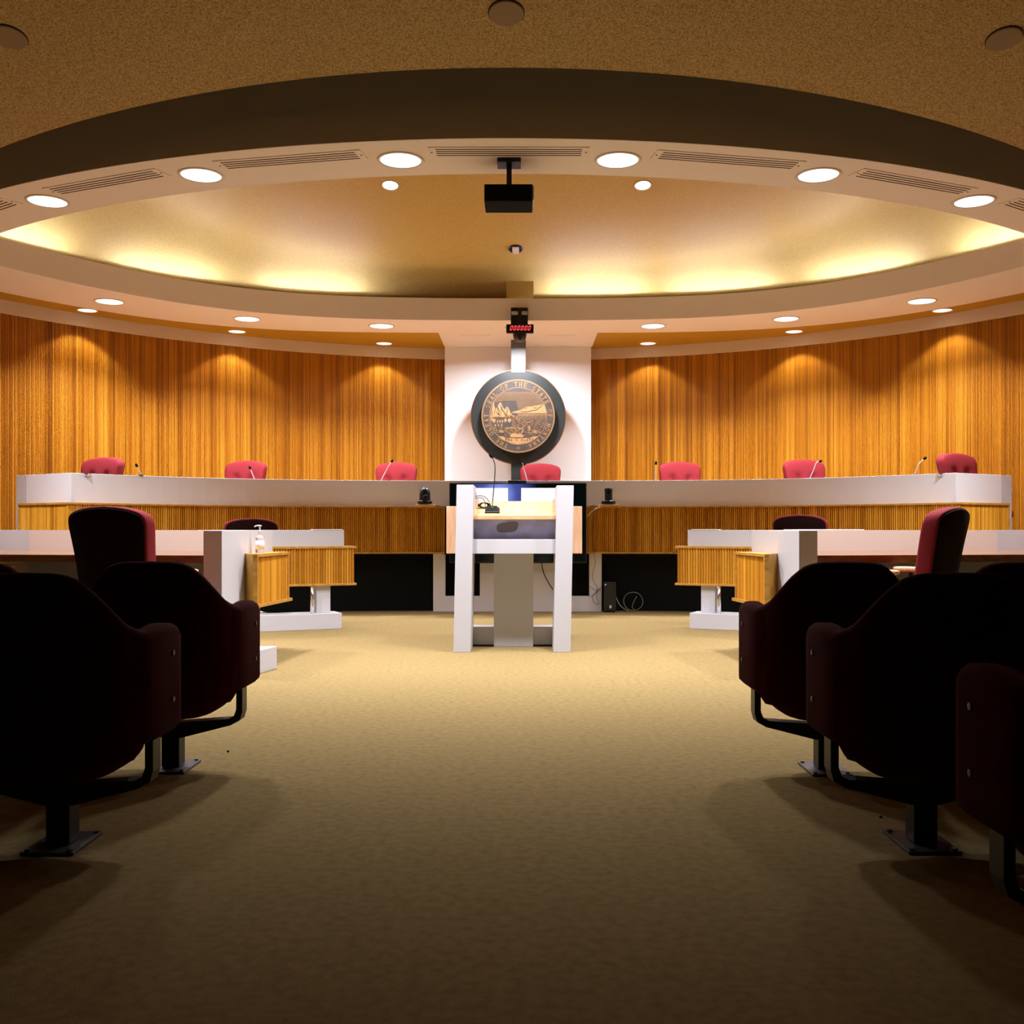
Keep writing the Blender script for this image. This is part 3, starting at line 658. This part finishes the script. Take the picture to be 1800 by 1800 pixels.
# ------------------------------------------------------------------ wall mounted tv on the bench
a, b = at(790, 990, 11.80), at(1031, 849, 11.80)
t = thing('television', 'large black flat television hung on the centre of the bench', 'television', (0, 0, 0))
MB().box(a.x, b.x, 11.80, 11.86, a.z, b.z).build('case', M['blackplastic'], t, bevel=0.004)
sb = MB(); sb.add([(a.x + .012, 11.798, a.z + .02), (b.x - .012, 11.798, a.z + .02), (b.x - .012, 11.798, b.z - .012), (a.x + .012, 11.798, b.z - .012)], [(0, 1, 2, 3)], [(0, 0), (1, 0.001), (1, 1), (0.001, 1)])
sb.build('screen', M['screen'], t)
MB().box(-.2, .2, 11.86, 11.95, .9, 1.2).build('wall_bracket', M['blackmetal'], t)
a, b = at(893, 849.5, 11.82), at(925, 844.5, 11.82)
t = thing('webcam', 'dark blue webcam bar on top of the television', 'camera', (0, 0, 0))
MB().box(a.x, b.x, 11.78, 11.86, a.z, b.z).build('bar_body', M['webcam'], t, bevel=0.004)
MB().lathe([(.0001, .0), (.010, .0), (.010, -.01)], ((a.x + b.x) / 2, 11.775, (a.z + b.z) / 2), 14, 'y').build('lens', M['black'], t)

# ------------------------------------------------------------------ ptz cameras on the bench trim
def ptz(px, left):
    Y = 11.79 if left else 11.80; base = at(px, 890, Y); t = thing('conference_camera', 'black domed camera on the left end of the oak ledge' if left else 'black upright camera on the oak ledge right of the television', 'camera', (base.x, Y + .02, 1.268))
    MB().box(-.11, .115, -.07, .07, 0, .018).build('mount_board', M['paleoak'], t, bevel=.003)
    MB().lathe([(.088, .018), (.09, .025), (.088, .055), (.075, .062)], n=28).build('base', M['blackplastic'], t, smooth=False)
    if left:
        MB().lathe([(.066, .062), (.066, .085), (.064, .15), (.058, .185), (.042, .208), (.02, .218), (.0001, .22)], n=28).build('head', M['blackplastic'], t, smooth=True)
        MB().lathe([(.03, 0), (.03, .012), (.02, .02), (.0001, .02)], (.012, -.052, .105), 18, 'y').build('lens', M['blackplastic'], t)
    else:
        MB().lathe([(.045, .062), (.046, .12), (.048, .205), (.045, .21), (.0001, .21)], n=28).build('head', M['blackplastic'], t, smooth=False)
        MB().lathe([(.022, 0), (.022, .012), (.0001, .012)], (0, -.04, .16), 18, 'y').build('lens', M['black'], t)
    return t
ptz(746.5, True); ptz(1070, False)
def cable(name, pts, r, label, m='cable'):
    o = MB().tube(chaikin([tuple(p) for p in pts], 2, False), r, 6).build(name, M[m], None, smooth=True); return tag(o, label, 'cable')
cable('camera_cable', [at(762, 889, 11.80), at(770, 889, 11.78), at(780, 891, 11.77), at(789, 891.5, 11.76)], .004, 'thin black cable running from the domed camera to the television')
cable('power_cable', [at(1056, 891, 11.74), at(1050, 893, 11.74), at(1044, 896, 11.74), at(1036, 903, 11.74), at(1032, 908, 11.76)], .004, 'thin white cable looping from the upright camera to the screen edge', 'silver')
cable('power_cable', [at(1036, 890.5, 11.80), at(1043, 889, 11.80), at(1049, 890.5, 11.80)], .007, 'short flat black cable lying on the ledge beside the television')
pc = [(1043, 904), (1042, 930), (1042, 955), (1044, 973), (1047, 985), (1046, 995), (1042, 1005), (1041, 1016), (1047, 1028), (1051, 1034), (1049, 1042), (1042, 1046), (1041, 1055), (1047, 1062), (1052, 1063), (1053, 1058), (1048, 1050), (1049, 1040), (1056, 1033)]
cable('power_cable', [at(x, y, 11.78 if y < 975 else 11.93) for x, y in pc], .0025, 'long thin dark cable hanging down the bench to the floor')
cable('power_cable', [at(x, y, 11.93) for x, y in ((1037, 1031), (1043, 1036), (1050, 1039), (1056, 1038), (1052, 1033), (1046, 1043), (1040, 1048), (1036, 1049))], .0025, 'knotted thin dark cable across the plinth right of the lectern')
cable('power_cable', [at(952, 989, 11.9), at(953, 997, 11.93), at(956, 1009, 11.95), at(963, 1022, 11.95), at(969, 1032, 11.95), at(973, 1037, 11.95)], .006, 'thick black cable hanging below the television beside the lectern')
# computer under the bench
a = at(1062, 1074, 11.95); t = thing('desktop_computer', 'small black computer tower on the floor under the bench', 'computer', (a.x + .06, 11.92, 0))
MB().box(-.065, .075, -.06, .10, .012, .36).build('case', M['blackplastic'], t, bevel=.005)
MB().box(-.058, -.045, -.063, -.06, .325, .335).build('power_light', M['blueled'], t)
MB().box(-.005, .02, -.063, -.06, .05, .085).build('badge', M['silver'], t)
for s in (-1, 1): MB().box(s * .05 - .012, s * .05 + .012, -.05, .09, 0, .012).build('foot', M['black'], t)
cc = at(1113, 1057, 11.9); lp_ = [(cc.x + .115 * math.cos(a), 11.9 + .02 * math.sin(3 * a), max(cc.z + .11 * math.sin(a), .01)) for a in lin(-1.7, 5.0, 30)]
cable('coiled_cable', lp_ + [(cc.x - .02, 11.88, .05), (cc.x, 11.88, .12), (cc.x + .04, 11.88, .19)], .004, 'looped thin cable beside the computer tower on the floor', 'greycable')
cable('data_cable', [at(1079, 1040, 11.88), at(1083, 1050, 11.88), at(1088, 1062, 11.86), (at(1096, 1070, 11.86)), at(1108, 1075, 11.86)], .005, 'dark cable sagging from the computer tower to the floor', 'greycable')

# ------------------------------------------------------------------ lectern
K = .0193
t = thing('lectern', 'tall white lectern with pale oak reading surface, centre of the floor', 'lectern', (0, 0, 0)); lect = t
MB().box(-.464, -.327, 8.03, 8.44, 0, 1.353).shear_x(K).build('upright', M['white'], t, bevel=.003)
MB().box(.344, .481, 8.03, 8.44, 0, 1.347).shear_x(K).build('upright', M['white'], t, bevel=.003)
MB().box(-.150, .183, 8.41, 8.60, 0, .93).shear_x(.004).build('pedestal', M['white'], t, bevel=.003)
MB().box(-.45, .47, 8.46, 8.62, 0.012, .165).build('foot_rail', M['white'], t, bevel=.003)
MB().box(-.315, .366, 8.10, 8.52, .795, .912).build('cross_beam', M['white'], t, bevel=.002)
MB().box(-.315, .366, 8.24, 8.30, .912, 1.09).build('grey_panel', M['grey'], t)
sm = [(-.125, 1.0), (-.115, 1.035), (-.06, 1.05), (.04, 1.06), (.062, 1.045), (.055, 1.0), (.03, .972), (-.06, .965), (-.11, .968)]
MB().xzprism(chaikin(sm, 1), 8.238, 8.24).build('rubbed_patch', M['smudge'], t)
rs = MB(); y0, y1 = 8.10, 8.50
rs.add([(-.312, y0, 1.072), (.369, y0, 1.072), (.369, y1, 1.20), (-.312, y1, 1.20), (-.312, y0, 1.106), (.369, y0, 1.106), (.369, y1, 1.234), (-.312, y1, 1.234)],
       [(0, 3, 2, 1), (4, 5, 6, 7), (0, 1, 5, 4), (2, 3, 7, 6), (1, 2, 6, 5), (0, 4, 7, 3)]); rs.build('reading_surface', M['paleoak'], t, bevel=.003)
for x0, x1 in ((834, 893), (916, 976)):
    a, b = at(x0, 858, 8.52), at(x1, 858, 8.52); MB().box(a.x, b.x, 8.50, 8.53, 1.18, a.z).build('back_screen', M['white'], t, bevel=.002)
a, b = at(785, 890, 8.56), at(1023, 890, 8.56)
MB().box(a.x, b.x, 8.54, 8.66, at(0, 973, 8.56).z, a.z).build('front_shield', M['paleoakv'], t, bevel=.003)
MB().box(-.300, -.292, 8.38, 8.42, 1.25, 1.30).build('socket_plate', M['rim'], t)
# lectern microphone
b0 = at(865.5, 898, 8.2); zt_ = 1.106 + (8.2 - 8.10) * .32
t = thing('gooseneck_microphone', 'tall black gooseneck microphone standing on the lectern surface', 'microphone', (b0.x, 8.2, zt_)); t.rotation_euler = (math.atan(.32), 0, 0)
bs = MB(); bs.loft([[(-.062, -.05, 0), (.062, -.05, 0), (.062, .05, 0), (-.062, .05, 0)], [(-.06, -.048, .014), (.06, -.048, .014), (.06, .05, .018), (-.06, .05, .018)], [(-.034, .0, .036), (.034, .0, .036), (.034, .045, .04), (-.034, .045, .04)]])
bs.build('base', M['blackplastic'], t, bevel=.003)
MB().box(-.004, .006, .0, .006, .035, .041).build('status_light', M['greenled'], t)
inv = Matrix.Translation(t.location) @ t.rotation_euler.to_matrix().to_4x4(); inv = inv.inverted()
pts = [at(x, y, 8.23) for x, y in ((865, 893), (866, 880), (868, 860), (869.5, 840), (870.3, 826), (870, 817), (868, 810), (865, 804))]
MB().tube([inv @ p for p in chaikin([tuple(p) for p in pts], 1, False) for p in [Vector(p)]], .0042, 8).build('stem', M['cable'], t, smooth=True)
MB().tube([inv @ at(866, 805, 8.23), inv @ at(865, 803, 8.23), inv @ at(862.5, 799, 8.23), inv @ at(860.5, 796, 8.23)], [.007, .016, .017, .009], 14).build('foam_head', M['black'], t, smooth=True)
random.seed(5)
ctr = at(851, 892, 8.3); cp = []
for k in range(90):
    a = k * .42; r = .04 + .012 * math.sin(k * .9); cp.append((ctr.x + r * math.cos(a), 8.3 + .03 * math.sin(a * 1.07), 1.106 + .2 * .32 + .022 + .02 * math.sin(a) + random.uniform(-.004, .006)))
cable('coiled_cable', cp, .0035, 'tangled black cable bundle on the lectern beside the microphone')
cable('microphone_cable', [at(833, 874, 8.40), at(838, 872, 8.36), at(846, 871, 8.34), at(854, 874, 8.30), at(860, 882, 8.27), at(863, 890, 8.25)], .003, 'thin black cable arching from the lectern post to the microphone')
cable('microphone_cable', [at(833, 877, 8.38), at(842, 874.5, 8.35), at(850, 876, 8.33), at(853, 884, 8.31), at(853, 889, 8.31)], .003, 'lower thin black cable curling into the cable bundle')

# ------------------------------------------------------------------ side desks
for s in (-1, 1):
    def mk(mb): return mb if s < 0 else mb.mirror()
    sd = side(s); oth = 'left' if s < 0 else 'right'
    t = thing('counsel_desk', 'front %s desk with brown top, pale screen and white end pier' % sd, 'desk', (.02 if s > 0 else 0, 0, 0), 0, 'front desks')
    A = (-1.99, 6.90); B = (-1.921, 8.028); Cc = (-2.054, 8.04); D = (-2.122, 6.912)
    P1 = (-1.9705, 7.407); P1b = (-2.107, 7.419)
    mk(MB().prism([A, P1, P1b, D], 0, .986)).build('end_pier', M['white'], t, bevel=.002)
    mk(MB().prism([P1, B, Cc, P1b], .811, .9865)).build('side_screen', M['white'], t)
    mk(MB().prism([(-1.66, 7.11), (-1.72, 6.86), (-1.77, 6.66), (-2.14, 6.66), (-2.14, 7.11)], 0, .16)).build('plinth', M['white'], t, bevel=.003)
    # desktop
    N1, N2, N3 = (-2.144, 6.993), (-3.70, 7.236), (-5.39, 7.515); F1, F2, F3 = (-2.06, 8.08), (-4.26, 8.784), (-5.21, 9.675)
    top = [N1, N2, N3, F3, F2, F1]
    mk(MB().prism(top, .757, .811)).build('desktop', M['walnut'], t, bevel=.002)
    mk(MB().wall([F2, F1], .045, .80, .9865)).build('privacy_screen', M['bounce_tint'], t)
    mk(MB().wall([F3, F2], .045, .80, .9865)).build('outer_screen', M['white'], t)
    mk(MB().wall([F3, F2, F1], .04, .12, .757)).build('modesty_panel', M['white'], t)
    mk(MB().prism([(-5.25, 7.6), (-5.12, 7.6), (-5.12, 9.2), (-5.25, 9.2)], 0, .757)).build('end_leg', M['white'], t)
    # tambour cabinet on the pier
    q0 = (-1.975, 7.407); q1 = (-1.849, 7.254); q2 = (-1.786, 7.974); q3 = (-1.926, 7.983)
    cab = mk(MB().prism([q0, (q1[0] - .012, q1[1]), (q2[0] - .012, q2[1]), q3], .4285, .808)).build('cabinet', M['oakside'], t)
    pth = [(q1[0], q1[1] + .02), (q2[0], q2[1] - .02)]
    sl = slats(MB(), offset(pth, .008), .445, .79, .0145, .007, u0=5000 + s * 300); mk(sl).build('ribbed_door', M['deskslat'], cab)
    fm = MB()
    fm.prism([(q1[0] - .02, q1[1] - .002), (q1[0] + .012, q1[1] - .002), (q2[0] + .012, q2[1] + .03), (q2[0] - .02, q2[1] + .03)], .792, .8135)
    fm.prism([(q1[0] - .02, q1[1] - .002), (q1[0] + .012, q1[1] - .002), (q2[0] + .03, q2[1] + .03), (q2[0] - .02, q2[1] + .03)], .421, .4435)
    fm.prism([(q1[0] - .02, q1[1] - .002), (q1[0] + .012, q1[1] - .002), (q1[0] + .014, q1[1] + .02), (q1[0] - .02, q1[1] + .02)], .44, .795)
    fm.prism([(q2[0] - .02, q2[1] - .02), (q2[0] + .01, q2[1] - .02), (q2[0] + .012, q2[1]), (q2[0] - .02, q2[1])], .44, .795)
    mk(fm).build('frame', M['oak'], cab)
    mk(MB().prism([q0, q1, q2, q3], .805, .814)).build('cabinet_top', M['oak'], cab)
    # rear desk facing the lectern
    dx = .05 if s > 0 else 0
    t = thing('clerk_desk', 'rear %s desk with ribbed oak front and low white screen' % sd, 'desk', (dx, 0, 0), 0, 'rear side desks')
    d = Vector((-.925, -.380, 0)).normalized(); nn = Vector((.380, -.925, 0)).normalized()
    def L(o, k, off=0.0): p = Vector((o[0], o[1], 0)) + d * k - nn * off; return (p.x, p.y)
    O = (-1.605, 10.05); ln = 1.5
    mk(MB().wall([L(O, ln, .012), L(O, 0, .012)], .16, .43, .82)).build('front_box', M['oak'], t)
    mk(slats(MB(), [L(O, ln, .008), L(O, 0, .008)], .448, .802, .0265, .013, u0=7000 + s * 400)).build('ribbed_front', M['deskslat'], t)
    mk(MB().wall([L(O, ln, -.012), L(O, -.022, -.012)], .18, .80, .822)).build('top_trim', M['oak'], t, bevel=.002)
    mk(MB().wall([L(O, ln, -.012), L(O, -.022, -.012)], .18, .428, .450)).build('bottom_trim', M['oak'], t, bevel=.002)
    mk(MB().wall([L(O, ln, .09), L(O, .085, .09)], .06, .82, .985)).build('white_screen', M['white'], t, bevel=.002)
    mk(MB().prism([L(O, ln, .15), L(O, .085, .15), L(O, .085, .55), L(O, ln, .55)], .74, .775)).build('desktop', M['oak'], t)
    Q = (-1.71, 9.94)
    mk(MB().prism([L(Q, 1.35), L(Q, 0), L(Q, .02, .27), L(Q, 1.35, .27)], 0, .156)).build('plinth', M['white'], t, bevel=.003)
    mk(MB().prism([L(Q, .15, .06), L(Q, .02 + .005, .06), L(Q, .02 + .005, .2), L(Q, .15, .2)], .156, .43)).build('leg', M['white'], t, bevel=.002) if 0 else \
        mk(MB().prism([L(Q, .235, .10), L(Q, .095, .10), L(Q, .095, .22), L(Q, .235, .22)], .156, .44)).build('leg', M['white'], t, bevel=.002)
    mk(MB().prism([L(Q, 1.3, .10), L(Q, 1.15, .10), L(Q, 1.15, .22), L(Q, 1.3, .22)], .156, .44)).build('leg', M['white'], t, bevel=.002)
    c = L(Q, .28, .07); pp = MB().tube([(c[0], c[1], .15), (c[0], c[1], .44)], .021, 14); mk(pp).build('metal_leg', M['chrome'], t, smooth=True)
    if s < 0:
        e = L(O, .16, .12); f_ = L(O, .40, .12)
        o = mk(MB().wall([L(O, .40, .085), L(O, .10, .085)], .12, .9855, .993)).build('paper_stack', M['paper']); tag(o, 'thin white papers on the low screen of the rear left desk', 'paper')
        # hand sanitiser
        bx, by = -1.885, 7.50
        t = thing('soap_dispenser', 'clear pump bottle standing on the left oak cabinet', 'bottle', (bx, by, .8145))
        MB().lathe([(.030, 0), (.032, .006), (.032, .11), (.026, .128), (.012, .138), (.012, .145)], n=24).build('bottle', M['clear'], t, smooth=True)
        MB().lathe([(.0325, .03), (.0325, .095)], n=24).build('wrapper', M['paper'], t, smooth=True)
        pm = MB().lathe([(.014, .142), (.014, .165), (.006, .168), (.006, .20)], n=16); pm.tube([(.012, 0, .205), (-.012, 0, .207), (-.034, 0, .204), (-.040, 0, .196)], .005, 8); pm.build('pump', M['white'], t, smooth=False)
    else:
        pm = MB(); pm.box(px_x(1375, 9.95), px_x(1498, 9.95), 9.6, 9.9, .9855, .992)
        o = pm.build('document', M['paper']); tag(o, 'flat white sheet on a stand behind the right pier', 'paper')
        st = MB().box(px_x(1385, 9.95), px_x(1490, 9.95), 9.66, 9.86, .775, .9855).build('paper_tray', M['white']); tag(st, 'low white tray on the right desk under the sheet', 'tray')
        o = mk(MB().wall([L(O, .40, .085), L(O, .12, .085)], .12, .9855, .993)).build('paper_stack', M['paper']); o.location.x = .05; tag(o, 'thin white papers on the low screen of the rear right desk', 'paper')

# ------------------------------------------------------------------ swivel chair
def swivel_chair():
    t = thing('swivel_chair', 'x', 'chair')
    prof = [(0, .50), (.17, .50), (.225, .515), (.245, .56), (.25, .72), (.262, .88), (.275, 1.0), (.277, 1.045), (.262, 1.085), (.215, 1.112), (.12, 1.133), (0, 1.14)]
    half = chaikin(prof, 2, False); full = half + [(-x, z) for x, z in half[::-1][1:-1]]
    cz = .83
    def defo(x, y, z):
        return (x, y - .27 + .32 * x * x - .17 * (z - .5) - .10 * max(0, z - .75) ** 2, z)
    def dim(x, z):
        s = 0
        for bx in (-.10, .10):
            for bz in (.915, .72): s += math.exp(-((x - bx) ** 2 + (z - bz) ** 2) / .0022)
        return s
    rings = []
    for k, (sc_, y) in enumerate([(.0, .078), (.12, .078), (.25, .077), (.38, .076), (.5, .075), (.62, .073), (.74, .070), (.85, .066), (.94, .060), (.99, .050), (1.0, .038), (1.0, -.035), (.985, -.048), (.93, -.052), (.6, -.055), (.3, -.056), (.02, -.056)]):
        sc2 = max(sc_, .01)
        rings.append([defo(x * sc2, y - (dim(x * sc2, cz + (z - cz) * sc2) * .03 if y > .055 else 0), cz + (z - cz) * sc2) for x, z in full])
    MB().loft(rings).build('backrest', M['red'], t, smooth=True)
    MB().loft([[defo(x * k, y, cz + (z - cz) * k) for x, z in full] for k, y in ((.955, -.045), (.955, -.058), (.94, -.062), (.5, -.063), (.01, -.063))]).build('back_panel', M['backpanel'], t, smooth=True)['label'] = 'dark wine rear panel'
    for bx in (-.10, .10):
        for bz in (.915, .72):
            MB().sell(defo(bx, .05, bz), (.012, .006, .012), 1.0, 10, 6).build('button', M['red'], t, smooth=True)
    MB().sell((0, .0, .455), (.265, .27, .062), .45).build('seat', M['red'], t, smooth=True)
    for s in (-1, 1):
        ar = MB().sell((s * .30, -.0, .712), (.034, .155, .019), .5, 20, 10).build('armrest', M['paleoak'], t, smooth=True)
        su = MB(); su.tube(chaikin([(s * .22, .0, .43), (s * .30, .0, .42), (s * .305, .0, .5), (s * .30, .0, .70)], 2, False), .014, 8); su.build('arm_support', M['blackmetal'], ar, smooth=True)
    MB().lathe([(.03, .09), (.03, .25), (.02, .25), (.02, .40), (.09, .41)], n=18).build('column', M['blackmetal'], t, smooth=False)
    for k in range(5):
        a = 2 * PI * k / 5 + .3; c, s_ = math.cos(a), math.sin(a)
        lg = MB().tube([(c * .02, s_ * .02, .10), (c * .15, s_ * .15, .09), (c * .29, s_ * .29, .066)], [.022, .018, .013], 8).build('leg', M['chrome'], t, smooth=True)
        MB().lathe([(.012, -.012), (.027, -.012), (.027, .012), (.012, .012)], (c * .29, s_ * .29, .027), 14, 'y').build('caster', M['blackplastic'], lg)
    return t
proto = swivel_chair()
for o in list(bpy.data.objects):
    kids_cache[o.name] = []
for o in list(bpy.data.objects):
    if o.parent and (o.parent == proto or o.parent.parent == proto): kids_cache[o.parent.name].append(o)
first = [True]
def place(x, y, z, rz, label, group, zs=1.0):
    o = proto if first[0] else copy_tree(proto); first[0] = False
    o.location = (x, y, z); o.rotation_euler = (0, 0, rz); o.scale = (1, 1, zs); o['label'] = label; o['group'] = group
    return o
R = math.radians
G = 'red chairs behind the judges bench'
for px, pt, Y, rz, lb in ((179, 803, 11.35, 160, 'far left behind the bench'), (431, 809, 12.6, 168, 'second from left behind the bench'), (696, 812, 13.05, 176, 'third from left, left of the seal wall'),
        (950, 814, 13.2, 182, 'in front of the seal wall'), (1196, 811, 13.05, 184, 'first one right of the seal wall'), (1414.5, 807, 12.6, 190, 'second right of the seal wall'), (1683, 796, 11.30, 206, 'far right behind the bench')):
    p = at(px, pt, Y + .30)
    place(p.x - .33 * math.sin(R(rz)), Y, .68, R(rz), 'red tufted swivel chair %s' % lb, G, (p.z - .68) / 1.14)
place(-2.43, 6.62, 0, R(-12), 'red swivel chair at the front left desk, its back turned', 'red chairs at the side desks', 1.0)
place(-4.12, 7.50, 0, R(0), 'red swivel chair at the left photo edge, only its wooden armrest showing', 'red chairs at the side desks', 1.0)
place(2.63, 6.80, 0, R(48), 'red swivel chair seen edge-on at the front right desk', 'red chairs at the side desks', 1.0)
place(at(439, 930, 10.5).x - .11, 10.75, 0, R(24), 'red swivel chair showing above the rear left desk', 'red chairs at the side desks', .972)
place(at(1406, 930, 10.5).x + .11, 10.75, 0, R(-22), 'red swivel chair showing above the rear right desk', 'red chairs at the side desks', 1.005)

# ------------------------------------------------------------------ bench microphones
def mic(pts, Y, label):
    b = at(*pts[0], Y); t = thing('gooseneck_microphone', label, 'microphone', (b.x, Y, 1.577), 0, 'microphones along the judges bench')
    MB().lathe([(.0001, .0), (.022, .0), (.02, .01), (.006, .014)], n=16).build('base', M['blackplastic'], t)
    q = [(0, 0, .004)] + [tuple(at(x, y, Y) - t.location) for x, y in pts]
    MB().tube(chaikin(q[:], 1, False), .0052, 8).build('stem', M['silver'], t, smooth=True)
    e = Vector(q[-1]); dd = (e - Vector(q[-2])).normalized()
    MB().tube([e - dd * .008, e, e + dd * .025, e + dd * .035], [.006, .014, .014, .008], 10).build('head', M['black'], t, smooth=True)
for pts, lb in ((((248, 833), (244, 826), (241, 820)), 'first from left'), (((447.5, 842), (443, 832), (440, 824)), 'in front of the second chair'), (((670, 844), (677, 830), (683, 819), (688, 812)), 'in front of the third chair'),
        (((926.5, 844), (921, 824), (918, 812)), 'in front of the central chair'), (((1152, 844), (1152.5, 828), (1153, 816)), 'left of the chair right of the seal wall'), (((1424, 840), (1431, 824), (1435, 812), (1440, 811)), 'second from right'),
        (((1608, 834), (1612, 822), (1616, 814), (1624, 807)), 'near the right end')):
    p = at(pts[0][0], 840, 11.5); yy = dais(max(-4.4, min(4.4, p.x))) + .22
    mic(pts, yy, 'slim gooseneck microphone on the bench, ' + lb)

# ------------------------------------------------------------------ audience chair
def audience_chair():
    t = thing('auditorium_chair', 'x', 'chair')
    hp = [(0, -.275), (.10, -.27), (.19, -.24), (.255, -.17), (.283, -.08), (.285, .02), (.285, .15)]
    hs = chaikin(hp, 2, False); path = [(-x, y) for x, y in hs[::-1]] + hs[1:]
    # height of the rim against |x| and y
    def top(x, y):
        ax = abs(x)
        if y > -.10: return .685 + .012 * math.sin(max(0, min(1, (y + .1) / .25)) * PI)
        v = [(0, .872), (.10, .870), (.15, .858), (.19, .822), (.225, .770), (.255, .715), (.275, .688), (.29, .684)]
        for (a, za), (b, zb) in zip(v, v[1:]):
            if ax <= b: return za + (zb - za) * (ax - a) / (b - a)
        return .684
    def bot(x, y): return .34 if y > -.12 else .30
    secs = []; n = len(path); q = offset(path, .03)
    for i, (x, y) in enumerate(path):
        ox, oy = q[i][0] - x, q[i][1] - y; l = math.hypot(ox, oy); ox /= l; oy /= l
        T = top(x, y); B = bot(x, y); hw = .042 if y > -.12 else .032
        if i in (0, n - 1): T -= .03; B += .05; hw *= .6
        elif i in (1, n - 2): T -= .008; B += .01; hw *= .95
        ring_ = [(-hw, B + .02), (-hw, (B + T) / 2), (-hw, T - .03), (-hw * .8, T - .012), (-hw * .35, T), (hw * .35, T), (hw * .8, T - .012), (hw, T - .03), (hw, (B + T) / 2), (hw, B + .02), (hw * .5, B), (-hw * .5, B)]
        secs.append([(x + ox * o, y + oy * o, z) for o, z in ring_])
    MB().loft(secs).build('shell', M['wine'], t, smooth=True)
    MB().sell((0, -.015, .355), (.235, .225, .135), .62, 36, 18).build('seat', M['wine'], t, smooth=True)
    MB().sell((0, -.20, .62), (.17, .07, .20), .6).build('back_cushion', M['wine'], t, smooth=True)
    for s in (-1, 1):
        for z in (.60, .45): MB().lathe([(.009, 0), (.009, .006), (.0001, .007)], n=10).xform(Matrix.Translation((s * .325, .06, z)) @ Matrix.Rotation(s * PI / 2, 4, 'Y')).build('bolt', M['blackmetal'], t)
    c = [(-.285, .36), (-.285, .245), (-.275, .212), (-.245, .196), (-.04, .165), (.04, .165), (.245, .196), (.275, .212), (.285, .245), (.285, .36)]
    d = [(.272, .36), (.272, .25), (.262, .222), (.240, .210), (.04, .196), (-.04, .196), (-.240, .210), (-.262, .222), (-.272, .25), (-.272, .36)]
    lo = [(-.298, .36), (-.298, .24), (-.288, .205), (-.25, .184), (-.045, .132), (.045, .132), (.25, .184), (.288, .205), (.298, .24), (.298, .36)]
    MB().xzprism(lo + d, -.035, .035).build('cradle', M['blackmetal'], t, bevel=.002)
    MB().box(-.037, .037, -.037, .037, .012, .14).build('post', M['blackmetal'], t, bevel=.003)
    pl = MB().box(-.082, .082, -.11, .11, 0, .010).build('floor_plate', M['steel'], t, bevel=.002)
    for sx_ in (-1, 1):
        for sy in (-1, 1): MB().lathe([(.008, .010), (.008, .016), (.0001, .017)], (sx_ * .066, sy * .094, 0), 10).build('screw', M['steel'], pl)
    return t
ac = audience_chair(); kids_cache = {}
for o in list(bpy.data.objects): kids_cache[o.name] = []
for o in list(bpy.data.objects):
    if o.parent and (o.parent == ac or o.parent.parent == ac): kids_cache[o.parent.name].append(o)
fa = [True]
def seat_at(x, y, rz, label):
    o = ac if fa[0] else copy_tree(ac); fa[0] = False
    o.location = (x, y, 0); o.rotation_euler = (0, 0, R(rz)); o['label'] = label; o['group'] = 'dark red audience chairs'
seat_at(-1.365, 4.16, 0, 'dark red audience chair nearest the aisle, front row left')
seat_at(-1.36, 3.15, 0, 'dark red audience chair nearest the aisle, second row left')
seat_at(1.345, 4.12, 0, 'dark red audience chair nearest the aisle, front row right')
seat_at(1.36, 3.16, 0, 'dark red audience chair nearest the aisle, second row right')
seat_at(1.43, 2.18, 0, 'dark red audience chair at the lower right corner, third row')
seat_at(-2.04, 4.10, 0, 'dark red audience chair at the left edge, front row, second seat')
seat_at(2.03, 4.10, 0, 'dark red audience chair at the right edge, front row, second seat')
# carpet specks
for (px, py), lb in (((401, 1322), 'left side of the aisle near the front chair'), ((1548, 1438), 'right side near the second row chair')):
    Y = F * EYE / (py - VY); p = at(px, py, Y); o = MB().sell((p.x, Y, .004), (.006, .005, .004), 1, 8, 5).build('carpet_speck', M['black']); tag(o, 'tiny black speck on the carpet, ' + lb, 'speck')
